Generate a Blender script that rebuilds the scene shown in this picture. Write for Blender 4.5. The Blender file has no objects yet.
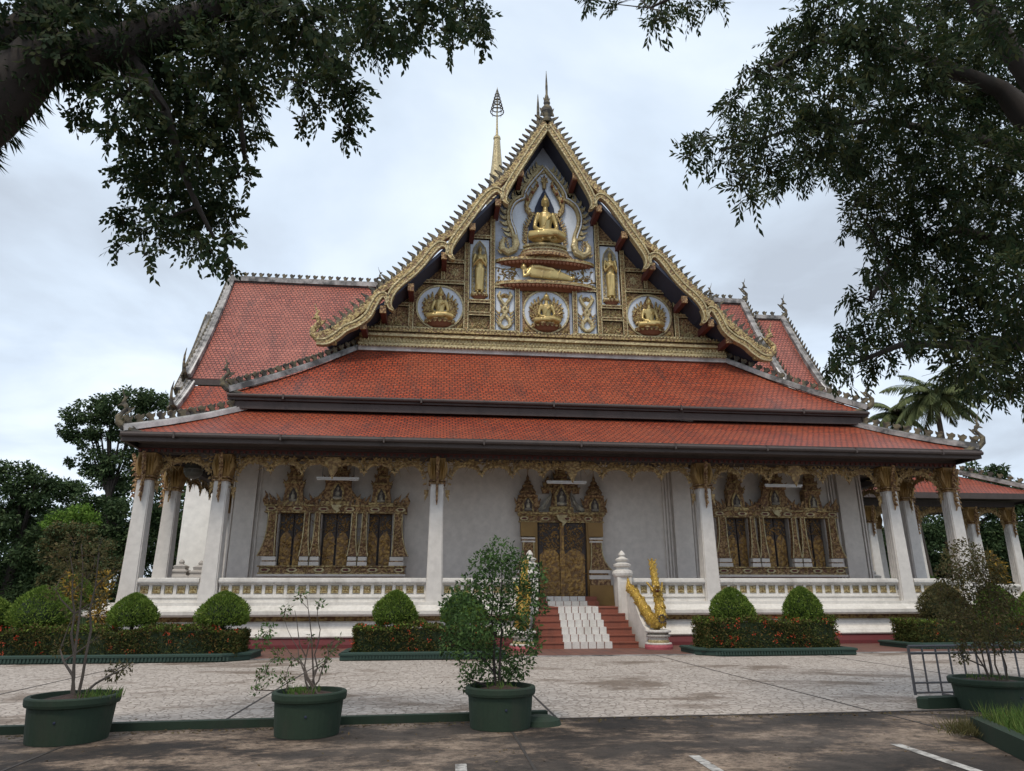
import bpy, bmesh, math, random
import numpy as np
from mathutils import Vector, Matrix
R = math.radians
rnd = random.Random(7)
nrg = np.random.default_rng(11)
scene = bpy.context.scene
COL = scene.collection

# ------------------------------------------------------------------ camera
cam_d = bpy.data.cameras.new('camera')
cam = bpy.data.objects.new('camera', cam_d); COL.objects.link(cam)
cam_d.sensor_width = 36; cam_d.lens = 692.7 / 1024 * 36
cam_d.clip_start = 0.05; cam_d.clip_end = 3000
p_, y_, r_ = R(17), R(6.38), R(-0.12)
Fw = Vector((math.sin(y_) * math.cos(p_), math.cos(y_) * math.cos(p_), math.sin(p_)))
Rt = Vector((math.cos(y_), -math.sin(y_), 0)); Up = Rt.cross(Fw)
Rt2 = Rt * math.cos(r_) + Up * math.sin(r_)
Up2 = Up * math.cos(r_) - Rt * math.sin(r_)
M = Matrix((Rt2, Up2, -Fw)).transposed().to_4x4(); M.translation = Vector((-4.42, -22.0, 1.4))
cam.matrix_world = M
scene.camera = cam

# ------------------------------------------------------------------ sky and light (overcast)
SUN_EL, SUN_AZ = 58, 205      # azimuth measured clockwise from +Y: light from behind and left of the camera
w = bpy.data.worlds.new('World'); scene.world = w; w.use_nodes = True
nt = w.node_tree; nt.nodes.clear()
def N(t, k, **kw):
    n = t.nodes.new(k)
    for a, b in kw.items(): setattr(n, a, b)
    return n
out = N(nt, 'ShaderNodeOutputWorld')
sky = N(nt, 'ShaderNodeTexSky', sky_type='NISHITA', sun_disc=False)
sky.sun_elevation = R(SUN_EL); sky.sun_rotation = R(SUN_AZ)
b1 = N(nt, 'ShaderNodeBackground'); b1.inputs[1].default_value = 0.1
nt.links.new(sky.outputs[0], b1.inputs[0])
tc = N(nt, 'ShaderNodeTexCoord')
sep = N(nt, 'ShaderNodeSeparateXYZ'); nt.links.new(tc.outputs['Generated'], sep.inputs[0])
# project direction on to a cloud deck: xy / (z + 0.12)
ad = N(nt, 'ShaderNodeMath', operation='MAXIMUM'); nt.links.new(sep.outputs[2], ad.inputs[0]); ad.inputs[1].default_value = 0.0
ad2 = N(nt, 'ShaderNodeMath', operation='ADD'); nt.links.new(ad.outputs[0], ad2.inputs[0]); ad2.inputs[1].default_value = 0.16
dx = N(nt, 'ShaderNodeMath', operation='DIVIDE'); nt.links.new(sep.outputs[0], dx.inputs[0]); nt.links.new(ad2.outputs[0], dx.inputs[1])
dy = N(nt, 'ShaderNodeMath', operation='DIVIDE'); nt.links.new(sep.outputs[1], dy.inputs[0]); nt.links.new(ad2.outputs[0], dy.inputs[1])
cb = N(nt, 'ShaderNodeCombineXYZ'); nt.links.new(dx.outputs[0], cb.inputs[0]); nt.links.new(dy.outputs[0], cb.inputs[1])
n1 = N(nt, 'ShaderNodeTexNoise'); n1.inputs['Scale'].default_value = 1.15; n1.inputs['Detail'].default_value = 7; n1.inputs['Roughness'].default_value = 0.5; n1.inputs['Distortion'].default_value = 0.3
nt.links.new(cb.outputs[0], n1.inputs['Vector'])
cr = N(nt, 'ShaderNodeValToRGB'); e = cr.color_ramp
e.elements[0].position = 0.34; e.elements[0].color = (0.42, 0.47, 0.54, 1)
e.elements[1].position = 0.64; e.elements[1].color = (0.74, 0.815, 0.90, 1)
m_ = e.elements.new(0.48); m_.color = (0.56, 0.645, 0.75, 1)
nt.links.new(n1.outputs[0], cr.inputs[0])
b2 = N(nt, 'ShaderNodeBackground'); b2.inputs[1].default_value = 1.0
nt.links.new(cr.outputs[0], b2.inputs[0])
mx = N(nt, 'ShaderNodeMixShader'); mx.inputs[0].default_value = 0.93
nt.links.new(b1.outputs[0], mx.inputs[1]); nt.links.new(b2.outputs[0], mx.inputs[2]); nt.links.new(mx.outputs[0], out.inputs[0])
sl = bpy.data.lights.new('sun', 'SUN'); sl.energy = 1.5; sl.angle = R(14); sl.color = (1, 0.89, 0.74)
so = bpy.data.objects.new('sun', sl); COL.objects.link(so)
sd = Vector((math.sin(R(SUN_AZ)) * math.cos(R(SUN_EL)), math.cos(R(SUN_AZ)) * math.cos(R(SUN_EL)), math.sin(R(SUN_EL))))
so.rotation_euler = sd.to_track_quat('Z', 'Y').to_euler()
vs = scene.view_settings
vs.view_transform = 'Standard'; vs.look = 'None'; vs.gamma = 1; vs.exposure = 0.45; vs.use_curve_mapping = False
scene.cycles.max_bounces = 6; scene.cycles.transparent_max_bounces = 8
scene.cycles.use_denoising = True

# ------------------------------------------------------------------ materials
MATS = {}
def new_mat(name):
    m = bpy.data.materials.new(name); m.use_nodes = True
    t = m.node_tree; t.nodes.clear()
    o = N(t, 'ShaderNodeOutputMaterial'); b = N(t, 'ShaderNodeBsdfPrincipled')
    t.links.new(b.outputs[0], o.inputs[0]); MATS[name] = m
    return m, t, b
def ramp(t, src, stops):
    c = N(t, 'ShaderNodeValToRGB'); e = c.color_ramp
    e.elements[0].position, e.elements[0].color = stops[0][0], (*stops[0][1], 1)
    e.elements[1].position, e.elements[1].color = stops[-1][0], (*stops[-1][1], 1)
    for p, k in stops[1:-1]:
        x = e.elements.new(p); x.color = (*k, 1)
    t.links.new(src, c.inputs[0]); return c.outputs[0]
def noise(t, scale, detail=4, rough=0.55, vec=None, dist=0, sc3=None):
    n = N(t, 'ShaderNodeTexNoise'); n.inputs['Scale'].default_value = scale; n.inputs['Detail'].default_value = detail
    n.inputs['Roughness'].default_value = rough; n.inputs['Distortion'].default_value = dist
    if vec is None:
        g = N(t, 'ShaderNodeNewGeometry'); vec = g.outputs['Position']
    if sc3:
        mp = N(t, 'ShaderNodeMapping'); mp.inputs['Scale'].default_value = sc3; t.links.new(vec, mp.inputs[0]); vec = mp.outputs[0]
    t.links.new(vec, n.inputs['Vector']); return n.outputs[0]
def mixc(t, f, a, b, mode='MIX'):
    m = N(t, 'ShaderNodeMix', data_type='RGBA', blend_type=mode)
    for i, v in ((0, f), (6, a), (7, b)):
        if isinstance(v, (int, float)): m.inputs[i].default_value = v
        elif isinstance(v, tuple): m.inputs[i].default_value = (*v, 1)
        else: t.links.new(v, m.inputs[i])
    return m.outputs[2]
def bump(t, b, h, s=0.3, d=0.02):
    n = N(t, 'ShaderNodeBump'); n.inputs['Strength'].default_value = s; n.inputs['Distance'].default_value = d
    t.links.new(h, n.inputs['Height']); t.links.new(n.outputs[0], b.inputs['Normal'])
def setc(t, b, c):
    if isinstance(c, tuple): b.inputs['Base Color'].default_value = (*c, 1)
    else: t.links.new(c, b.inputs['Base Color'])
def weathered(name, c, dirt=(0.10, 0.09, 0.08), amount=0.5, rough=0.75, metal=0, scale=1.2, streak=True, bs=0.15, lo=0.5, hi=0.78):
    m, t, b = new_mat(name)
    f = noise(t, scale, 8, 0.65, sc3=(1, 1, 0.3) if streak else None)
    f2 = ramp(t, f, [(lo, (0, 0, 0)), (hi, (amount,) * 3)])
    v = noise(t, scale * 9, 3)
    c2 = mixc(t, ramp(t, v, [(0.3, (0, 0, 0)), (0.7, (1, 1, 1))]), tuple(k * 0.9 for k in c), tuple(min(1, k * 1.06) for k in c))
    setc(t, b, mixc(t, f2, c2, dirt))
    b.inputs['Roughness'].default_value = rough; b.inputs['Metallic'].default_value = metal
    bump(t, b, noise(t, scale * 25, 3), bs, 0.01)
    return m
weathered('white_paint', (0.68, 0.65, 0.605), (0.26, 0.235, 0.20), 0.55, lo=0.5, hi=0.72)
weathered('white_plaster', (0.66, 0.61, 0.555), (0.34, 0.30, 0.26), 0.45, scale=0.6, lo=0.48)
weathered('column_white', (0.62, 0.59, 0.555), (0.45, 0.41, 0.37), 0.28, scale=0.7, bs=0.05)
weathered('bright_plaster', (0.90, 0.87, 0.82), (0.6, 0.57, 0.52), 0.4, scale=0.4)
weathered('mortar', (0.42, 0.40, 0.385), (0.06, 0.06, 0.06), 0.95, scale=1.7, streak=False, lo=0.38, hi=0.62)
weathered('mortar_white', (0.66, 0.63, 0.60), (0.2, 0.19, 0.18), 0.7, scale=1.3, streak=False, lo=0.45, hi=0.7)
weathered('red_paint', (0.13, 0.022, 0.025), (0.05, 0.03, 0.03), 0.6, scale=1.5)
weathered('pink_paint', (0.42, 0.10, 0.12), (0.15, 0.06, 0.06), 0.6, scale=2)
weathered('dark_wood', (0.065, 0.05, 0.046), (0.015, 0.013, 0.012), 0.6, scale=2)
weathered('navy_soffit', (0.035, 0.042, 0.07), (0.02, 0.022, 0.03), 0.6, scale=1)
weathered('red_wood', (0.11, 0.028, 0.022), (0.04, 0.02, 0.02), 0.6, scale=3)
weathered('gable_blue', (0.42, 0.45, 0.52), (0.25, 0.26, 0.30), 0.5, scale=1.2)
weathered('pale_enamel', (0.60, 0.65, 0.72), (0.4, 0.42, 0.45), 0.5, scale=2)
weathered('green_concrete', (0.014, 0.031, 0.016), (0.042, 0.038, 0.028), 0.6, rough=0.8, scale=3)
weathered('green_kerb', (0.018, 0.045, 0.034), (0.02, 0.035, 0.025), 0.7, scale=3)
weathered('terracotta_step', (0.24, 0.075, 0.045), (0.07, 0.04, 0.03), 0.6, scale=2.5, rough=0.6)
weathered('white_tile', (0.62, 0.60, 0.57), (0.35, 0.32, 0.28), 0.6, scale=3, rough=0.35)
weathered('grout', (0.16, 0.13, 0.11), (0.08, 0.07, 0.06), 0.5)
weathered('lamp_white', (0.75, 0.77, 0.78), (0.5, 0.5, 0.5), 0.3)
weathered('grey_metal', (0.07, 0.072, 0.08), (0.10, 0.06, 0.04), 0.7, rough=0.5, scale=5)
weathered('stupa_stone_and_groove_shade', (0.40, 0.37, 0.34), (0.12, 0.11, 0.1), 0.7, scale=3)
weathered('gong_metal', (0.10, 0.10, 0.085), (0.04, 0.04, 0.03), 0.6, rough=0.5, scale=4)
weathered('bark', (0.035, 0.027, 0.022), (0.018, 0.02, 0.012), 0.8, rough=0.9, scale=6, bs=0.8)
weathered('pale_bark', (0.10, 0.078, 0.062), (0.06, 0.05, 0.04), 0.8, rough=0.9, scale=12, bs=0.5)
weathered('soil', (0.07, 0.04, 0.03), (0.14, 0.09, 0.06), 0.8, rough=0.95, scale=14, streak=False, bs=1)
weathered('road_paint', (0.50, 0.48, 0.45), (0.12, 0.11, 0.1), 0.85, scale=9, streak=False, lo=0.42, hi=0.6)
weathered('joint', (0.045, 0.037, 0.032), (0.02, 0.02, 0.018), 0.6, scale=8)

def gold(name, c, c2, metal=0.55, rough=0.42, scale=9.0, lo=0.25, hi=0.5, bs=0.7):
    """lacquered carving: gilt high parts over a darker lacquer ground"""
    m, t, b = new_mat(name)
    g = N(t, 'ShaderNodeNewGeometry')
    v = N(t, 'ShaderNodeTexVoronoi', feature='SMOOTH_F1'); v.inputs['Scale'].default_value = scale
    ns = noise(t, scale * 0.6, 2)
    wv = N(t, 'ShaderNodeVectorMath', operation='ADD'); t.links.new(g.outputs['Position'], wv.inputs[0])
    cx = N(t, 'ShaderNodeCombineXYZ')
    mm = N(t, 'ShaderNodeMath', operation='MULTIPLY'); t.links.new(ns, mm.inputs[0]); mm.inputs[1].default_value = 0.14
    for i in range(3): t.links.new(mm.outputs[0], cx.inputs[i])
    t.links.new(cx.outputs[0], wv.inputs[1]); t.links.new(wv.outputs[0], v.inputs['Vector'])
    f = ramp(t, v.outputs[0], [(lo, (1, 1, 1)), (hi, (0, 0, 0))])
    d = noise(t, 1.5, 5)
    cg = mixc(t, ramp(t, d, [(0.35, (0, 0, 0)), (0.7, (1, 1, 1))]), c, tuple(k * 0.62 for k in c))
    setc(t, b, mixc(t, f, c2, cg))
    mt = N(t, 'ShaderNodeMath', operation='MULTIPLY'); t.links.new(f, mt.inputs[0]); mt.inputs[1].default_value = metal
    t.links.new(mt.outputs[0], b.inputs['Metallic'])
    b.inputs['Roughness'].default_value = rough
    bump(t, b, f, bs, 0.03)
    return m
gold('gold_carving', (0.46, 0.34, 0.14), (0.15, 0.075, 0.03), metal=0.3, scale=13, lo=0.35, hi=0.62)
gold('gold_trim', (0.54, 0.45, 0.24), (0.34, 0.26, 0.13), metal=0.2, scale=11, lo=0.35, hi=0.65, bs=0.5)
gold('gold_statue', (0.58, 0.44, 0.18), (0.42, 0.30, 0.11), metal=0.5, rough=0.32, scale=3, lo=0.3, hi=0.9, bs=0.1)
gold('naga_gold', (0.60, 0.40, 0.07), (0.30, 0.17, 0.03), metal=0.5, rough=0.38, scale=22, lo=0.25, hi=0.75, bs=0.6)
gold('brown_carving', (0.44, 0.28, 0.13), (0.13, 0.06, 0.03), metal=0.15, rough=0.65, scale=15, lo=0.32, hi=0.6, bs=0.9)
gold('fringe_gold', (0.46, 0.32, 0.14), (0.20, 0.12, 0.05), metal=0.25, rough=0.55, scale=12, lo=0.3, hi=0.6)
gold('old_crest', (0.17, 0.14, 0.085), (0.04, 0.036, 0.03), metal=0.2, rough=0.7, scale=6, lo=0.3, hi=0.6)
gold('shutter_gold', (0.26, 0.15, 0.05), (0.025, 0.014, 0.010), metal=0.3, rough=0.5, scale=14, lo=0.2, hi=0.42)
gold('shutter_plain', (0.44, 0.26, 0.075), (0.17, 0.09, 0.03), metal=0.35, rough=0.5, scale=11, lo=0.25, hi=0.6)
gold('ochre_paint', (0.33, 0.20, 0.06), (0.22, 0.12, 0.035), metal=0.1, rough=0.6, scale=2, lo=0.3, hi=0.8, bs=0.1)
gold('grey_relief', (0.50, 0.46, 0.36), (0.20, 0.18, 0.15), metal=0.1, rough=0.7, scale=6)
weathered('lotus_red', (0.19, 0.07, 0.03), (0.08, 0.03, 0.02), 0.6, scale=4)
weathered('navy_niche', (0.015, 0.022, 0.05), (0.01, 0.01, 0.02), 0.3)

# fish-scale roof tiles; UV is in metres (u along the eave, v up the slope)
def tile_mat(name, c1, c2, faded):
    m, t, b = new_mat(name)
    uv = N(t, 'ShaderNodeTexCoord').outputs['UV']
    br = N(t, 'ShaderNodeTexBrick'); br.offset = 0.5
    t.links.new(uv, br.inputs['Vector'])
    br.inputs['Scale'].default_value = 1.0
    br.inputs['Brick Width'].default_value = 0.20; br.inputs['Row Height'].default_value = 0.17
    br.inputs['Mortar Size'].default_value = 0.022; br.inputs['Mortar Smooth'].default_value = 0.5; br.inputs['Bias'].default_value = 0
    br.inputs['Color1'].default_value = (*c1, 1); br.inputs['Color2'].default_value = (*c2, 1); br.inputs['Mortar'].default_value = (0.045, 0.018, 0.014, 1)
    big = noise(t, 0.42, 9, 0.68, dist=0.5)
    c = mixc(t, ramp(t, big, [(0.42, (0, 0, 0)), (0.72, (0.75,) * 3)]), br.outputs[0], faded)
    # soot streaks down the slope and scattered replaced tiles
    s = noise(t, 1.0, 6, 0.7, vec=uv, sc3=(1.6, 0.25, 1))
    c = mixc(t, ramp(t, s, [(0.52, (0, 0, 0)), (0.68, (0.55,) * 3)]), c, (0.06, 0.03, 0.027))
    sp = noise(t, 4.5, 2, 0.5, vec=uv)
    c = mixc(t, ramp(t, sp, [(0.66, (0, 0, 0)), (0.74, (0.35,) * 3)]), c, (0.42, 0.26, 0.18))
    setc(t, b, mixc(t, 0.55, c, mixc(t, br.outputs['Fac'], c, (0.045, 0.018, 0.014))))
    b.inputs['Roughness'].default_value = 0.5
    # each course rises toward its lower edge: saw tooth along v
    sx = N(t, 'ShaderNodeSeparateXYZ'); t.links.new(uv, sx.inputs[0])
    dv = N(t, 'ShaderNodeMath', operation='DIVIDE'); t.links.new(sx.outputs[1], dv.inputs[0]); dv.inputs[1].default_value = 0.17
    fr = N(t, 'ShaderNodeMath', operation='FRACT'); t.links.new(dv.outputs[0], fr.inputs[0])
    su = N(t, 'ShaderNodeMath', operation='MULTIPLY_ADD'); t.links.new(fr.outputs[0], su.inputs[0]); su.inputs[1].default_value = -0.8; su.inputs[2].default_value = 1
    s2 = N(t, 'ShaderNodeMath', operation='SUBTRACT'); t.links.new(su.outputs[0], s2.inputs[0]); t.links.new(br.outputs['Fac'], s2.inputs[1])
    bump(t, b, s2.outputs[0], 0.9, 0.035)
    return m
tile_mat('tiles_red', (0.37, 0.060, 0.020), (0.22, 0.034, 0.013), (0.36, 0.085, 0.036))
tile_mat('tiles_faded', (0.40, 0.105, 0.066), (0.26, 0.062, 0.042), (0.44, 0.155, 0.11))

def leaf_mat(name, c1, c2, c3, trans=0.25, rough=0.75):
    m, t, b = new_mat(name)
    g = N(t, 'ShaderNodeNewGeometry')
    c = ramp(t, g.outputs['Random Per Island'], [(0.0, c1), (0.6, c2), (0.95, c3)])
    n = noise(t, 0.9, 3)
    c = mixc(t, ramp(t, n, [(0.35, (0, 0, 0)), (0.7, (0.6,) * 3)]), c, tuple(k * 1.5 for k in c2))
    setc(t, b, c); b.inputs['Roughness'].default_value = rough; b.inputs['Specular IOR Level'].default_value = 0.18
    tr = N(t, 'ShaderNodeBsdfTranslucent'); t.links.new(c, tr.inputs[0])
    mxs = N(t, 'ShaderNodeMixShader'); mxs.inputs[0].default_value = trans
    t.links.new(b.outputs[0], mxs.inputs[1]); t.links.new(tr.outputs[0], mxs.inputs[2])
    t.links.new(mxs.outputs[0], [n for n in t.nodes if n.type == 'OUTPUT_MATERIAL'][0].inputs[0])
    return m
leaf_mat('leaf_canopy', (0.014, 0.026, 0.012), (0.024, 0.042, 0.017), (0.055, 0.065, 0.022), 0.35)
leaf_mat('leaf_canopy_warm', (0.022, 0.032, 0.012), (0.034, 0.045, 0.016), (0.07, 0.07, 0.022), 0.35)
leaf_mat('leaf_dark', (0.020, 0.038, 0.016), (0.032, 0.058, 0.022), (0.055, 0.085, 0.028))
leaf_mat('leaf_mid', (0.045, 0.075, 0.035), (0.075, 0.115, 0.05), (0.12, 0.16, 0.07))
leaf_mat('leaf_olive', (0.05, 0.05, 0.02), (0.09, 0.085, 0.035), (0.15, 0.12, 0.045))
leaf_mat('leaf_lime', (0.06, 0.12, 0.02), (0.11, 0.2, 0.03), (0.18, 0.26, 0.05))
leaf_mat('leaf_topiary_and_lit_hedge', (0.045, 0.08, 0.014), (0.11, 0.175, 0.03), (0.24, 0.30, 0.06))
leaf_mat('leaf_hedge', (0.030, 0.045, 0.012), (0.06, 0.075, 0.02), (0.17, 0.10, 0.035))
leaf_mat('leaf_pot', (0.04, 0.08, 0.025), (0.075, 0.135, 0.04), (0.13, 0.20, 0.06))
leaf_mat('leaf_yellow', (0.22, 0.13, 0.02), (0.35, 0.22, 0.04), (0.42, 0.30, 0.08))
leaf_mat('leaf_brown', (0.07, 0.045, 0.025), (0.11, 0.075, 0.035), (0.10, 0.10, 0.035))
leaf_mat('leaf_palm', (0.07, 0.095, 0.04), (0.12, 0.145, 0.06), (0.19, 0.20, 0.10))
leaf_mat('petal_red', (0.30, 0.03, 0.015), (0.42, 0.06, 0.025), (0.5, 0.12, 0.06), 0.15)
leaf_mat('grass_blade', (0.05, 0.09, 0.02), (0.08, 0.14, 0.03), (0.15, 0.16, 0.05))

def leafcore(name, c):
    m, t, b = new_mat(name); setc(t, b, mixc(t, noise(t, 8, 4), tuple(k * 0.6 for k in c), c)); b.inputs['Roughness'].default_value = 0.9
leafcore('core_green', (0.018, 0.035, 0.012))

def ground_mats():
    m, t, b = new_mat('paving_stones')
    g = N(t, 'ShaderNodeNewGeometry').outputs['Position']
    jn = N(t, 'ShaderNodeTexNoise'); jn.inputs['Scale'].default_value = 3; t.links.new(g, jn.inputs['Vector'])
    va = N(t, 'ShaderNodeVectorMath', operation='MULTIPLY_ADD'); t.links.new(jn.outputs['Color'], va.inputs[0]); va.inputs[1].default_value = (0.12, 0.12, 0); t.links.new(g, va.inputs[2])
    v = N(t, 'ShaderNodeTexVoronoi', feature='DISTANCE_TO_EDGE'); v.inputs['Scale'].default_value = 8; v.inputs['Randomness'].default_value = 0.9
    v2 = N(t, 'ShaderNodeTexVoronoi', feature='F1'); v2.inputs['Scale'].default_value = 8; v2.inputs['Randomness'].default_value = 0.9
    t.links.new(va.outputs[0], v.inputs['Vector']); t.links.new(va.outputs[0], v2.inputs['Vector'])
    cell = ramp(t, v2.outputs['Color'], [(0.1, (0.41, 0.355, 0.31)), (0.9, (0.50, 0.44, 0.39))])
    bl = noise(t, 0.33, 10, 0.66, sc3=(1, 1.8, 1), dist=0.6)
    c = mixc(t, ramp(t, bl, [(0.53, (0, 0, 0)), (0.61, (0.8,) * 3)]), cell, (0.13, 0.088, 0.058))
    b3 = noise(t, 2.2, 8, 0.75, sc3=(1, 2.2, 1))
    c = mixc(t, ramp(t, b3, [(0.52, (0, 0, 0)), (0.75, (0.6,) * 3)]), c, (0.12, 0.10, 0.085))
    c = mixc(t, ramp(t, noise(t, 7, 9, 0.8, sc3=(1, 1.8, 1)), [(0.52, (0, 0, 0)), (0.60, (0.6,) * 3)]), c, (0.15, 0.115, 0.09))
    c = mixc(t, ramp(t, v.outputs[0], [(0.02, (0.6,) * 3), (0.09, (0, 0, 0))]), c, (0.14, 0.11, 0.085))
    setc(t, b, c); b.inputs['Roughness'].default_value = 0.85
    bump(t, b, ramp(t, v.outputs[0], [(0.0, (0, 0, 0)), (0.09, (1, 1, 1))]), 0.6, 0.02)
    m, t, b = new_mat('worn_concrete')
    n1 = noise(t, 0.55, 14, 0.78, sc3=(1, 1.7, 1), dist=0.2); n2 = noise(t, 11, 8, 0.8); n3 = noise(t, 0.23, 3)
    c = ramp(t, n1, [(0.44, (0.014, 0.009, 0.006)), (0.49, (0.04, 0.027, 0.018)), (0.53, (0.17, 0.12, 0.085)), (0.60, (0.34, 0.255, 0.185))])
    c = mixc(t, ramp(t, n2, [(0.50, (0, 0, 0)), (0.60, (0.75,) * 3)]), c, (0.03, 0.022, 0.016))
    c = mixc(t, ramp(t, n3, [(0.45, (0, 0, 0)), (0.65, (0.4,) * 3)]), c, (0.19, 0.155, 0.13))
    c = mixc(t, 0.85, c, ramp(t, noise(t, 3.2, 12, 0.82), [(0.42, (0.35, 0.33, 0.31)), (0.5, (0.8, 0.8, 0.8)), (0.6, (1, 1, 1))]), 'MULTIPLY')
    setc(t, b, c); b.inputs['Roughness'].default_value = 0.9
    bump(t, b, noise(t, 30, 5, 0.7), 0.5, 0.01)
    m, t, b = new_mat('terracotta_floor')
    uvp = N(t, 'ShaderNodeNewGeometry').outputs['Position']
    br = N(t, 'ShaderNodeTexBrick'); br.inputs['Scale'].default_value = 1; br.inputs['Brick Width'].default_value = 0.3; br.inputs['Row Height'].default_value = 0.3; br.offset = 0
    br.inputs['Mortar Size'].default_value = 0.012; t.links.new(uvp, br.inputs['Vector'])
    br.inputs['Color1'].default_value = (0.19, 0.085, 0.06, 1); br.inputs['Color2'].default_value = (0.15, 0.065, 0.05, 1); br.inputs['Mortar'].default_value = (0.08, 0.05, 0.04, 1)
    c = mixc(t, ramp(t, noise(t, 0.8, 7, 0.7), [(0.45, (0, 0, 0)), (0.7, (0.7,) * 3)]), br.outputs[0], (0.09, 0.06, 0.05))
    setc(t, b, c); b.inputs['Roughness'].default_value = 0.7
    m, t, b = new_mat('earth')
    c = ramp(t, noise(t, 0.5, 8, 0.7), [(0.35, (0.03, 0.045, 0.018)), (0.6, (0.07, 0.06, 0.035)), (0.75, (0.05, 0.07, 0.025))])
    setc(t, b, c); b.inputs['Roughness'].default_value = 0.95
ground_mats()

# ------------------------------------------------------------------ mesh helpers
class MB:
    """collects faces; build() links them as ONE mesh object"""
    def __init__(s): s.v = []; s.f = []; s.m = []; s.mats = []
    def mi(s, m):
        if m not in s.mats: s.mats.append(m)
        return s.mats.index(m)
    def poly(s, pts, m):
        i = len(s.v); s.v += [tuple(p) for p in pts]; s.f.append(tuple(range(i, i + len(pts)))); s.m.append(s.mi(m))
    def add(s, vs, fs, m):
        i = len(s.v); s.v += [tuple(p) for p in vs]; k = s.mi(m)
        for f in fs: s.f.append(tuple(j + i for j in f)); s.m.append(k)
    def box(s, x0, x1, y0, y1, z0, z1, m):
        v = [(x0, y0, z0), (x1, y0, z0), (x1, y1, z0), (x0, y1, z0), (x0, y0, z1), (x1, y0, z1), (x1, y1, z1), (x0, y1, z1)]
        s.add(v, [(3, 2, 1, 0), (4, 5, 6, 7), (0, 1, 5, 4), (1, 2, 6, 5), (2, 3, 7, 6), (3, 0, 4, 7)], m)
    def beam(s, a, b, w, h, m, up=(0, 0, 1)):
        a, b = Vector(a), Vector(b); d = (b - a).normalized(); u = Vector(up)
        sx = d.cross(u).normalized() * w / 2; uz = sx.cross(d).normalized() * h / 2
        v = [a - sx - uz, a + sx - uz, a + sx + uz, a - sx + uz, b - sx - uz, b + sx - uz, b + sx + uz, b - sx + uz]
        s.add(v, [(0, 1, 2, 3), (7, 6, 5, 4), (0, 4, 5, 1), (1, 5, 6, 2), (2, 6, 7, 3), (3, 7, 4, 0)], m)
    def prism(s, pts, y0, y1, m, m2=None):
        """pts: outline in x,z, extruded from y0 (front) to y1"""
        n = len(pts)
        s.poly([(x, y0, z) for x, z in pts], m); s.poly([(x, y1, z) for x, z in reversed(pts)], m)
        v = [(x, y0, z) for x, z in pts] + [(x, y1, z) for x, z in pts]
        s.add(v, [(i, (i + 1) % n, (i + 1) % n + n, i + n) for i in range(n)], m2 or m)
    def lathe(s, prof, c, m, seg=16, sx=1, sy=1, a0=0, a1=2 * math.pi, sq=False):
        """prof: (radius, z) bottom to top"""
        vs = []; fs = []; full = abs(a1 - a0 - 2 * math.pi) < 1e-6
        k = seg if full else seg + 1
        for r, z in prof:
            for i in range(k):
                a = a0 + (a1 - a0) * i / seg
                f = 1 / max(abs(math.cos(a)), abs(math.sin(a))) if sq else 1
                vs.append((c[0] + r * f * math.cos(a) * sx, c[1] + r * f * math.sin(a) * sy, c[2] + z))
        for j in range(len(prof) - 1):
            for i in range(k if full else k - 1):
                i2 = (i + 1) % k
                fs.append((j * k + i, j * k + i2, (j + 1) * k + i2, (j + 1) * k + i))
        fs.append(tuple(reversed(range(k)))); fs.append(tuple((len(prof) - 1) * k + i for i in range(k)))
        s.add(vs, fs, m)
    def tube(s, pts, rad, m, seg=6, flat=1.0):
        P = [Vector(p) for p in pts]; vs = []; fs = []
        if not isinstance(rad, (list, tuple)): rad = [rad] * len(P)
        ref = None
        for i, p in enumerate(P):
            d = (P[min(i + 1, len(P) - 1)] - P[max(i - 1, 0)])
            if d.length < 1e-7: d = Vector((0, 0, 1))
            d.normalize()
            if ref is None: ref = Vector((0, 1, 0)) if abs(d.y) < 0.9 else Vector((1, 0, 0))
            a = (ref - d * ref.dot(d)).normalized(); b = d.cross(a); ref = a
            for k in range(seg):
                t = 2 * math.pi * k / seg
                vs.append(p + a * (math.cos(t) * rad[i] * flat) + b * (math.sin(t) * rad[i]))
        for i in range(len(P) - 1):
            for k in range(seg):
                k2 = (k + 1) % seg
                fs.append((i * seg + k, i * seg + k2, (i + 1) * seg + k2, (i + 1) * seg + k))
        fs.append(tuple(reversed(range(seg)))); fs.append(tuple((len(P) - 1) * seg + i for i in range(seg)))
        s.add(vs, fs, m)
    def blob(s, c, r, m, seg=8, rings=6, rot=None):
        if not isinstance(r, (list, tuple)): r = (r, r, r)
        vs = []; fs = []
        for j in range(rings + 1):
            ph = math.pi * j / rings
            for i in range(seg):
                th = 2 * math.pi * i / seg
                v = Vector((r[0] * math.sin(ph) * math.cos(th), r[1] * math.sin(ph) * math.sin(th), -r[2] * math.cos(ph)))
                if rot is not None: v = rot @ v
                vs.append(v + Vector(c))
        for j in range(rings):
            for i in range(seg):
                i2 = (i + 1) % seg
                fs.append((j * seg + i, j * seg + i2, (j + 1) * seg + i2, (j + 1) * seg + i))
        s.add(vs, fs, m)
    def petal(s, p, ang, L, W, T, m, curl=0.0):
        """carved leaf lying on a front-facing panel at p, pointing along ang in x,z; ridge T proud"""
        x, y, z = p; ca, sa = math.cos(ang), math.sin(ang)
        def q(a, b, h):
            b2 = b + curl * a * a / max(L, 1e-6)
            return (x + ca * a - sa * b2, y - h, z + sa * a + ca * b2)
        v = [q(0, 0, 0), q(L * .35, W / 2, 0), q(L * .75, W * .3, 0), q(L, 0, 0), q(L * .75, -W * .3, 0), q(L * .35, -W / 2, 0), q(L * .4, 0, T)]
        s.add(v, [(0, 1, 6), (1, 2, 6), (2, 3, 6), (3, 4, 6), (4, 5, 6), (5, 0, 6)], m)
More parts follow.
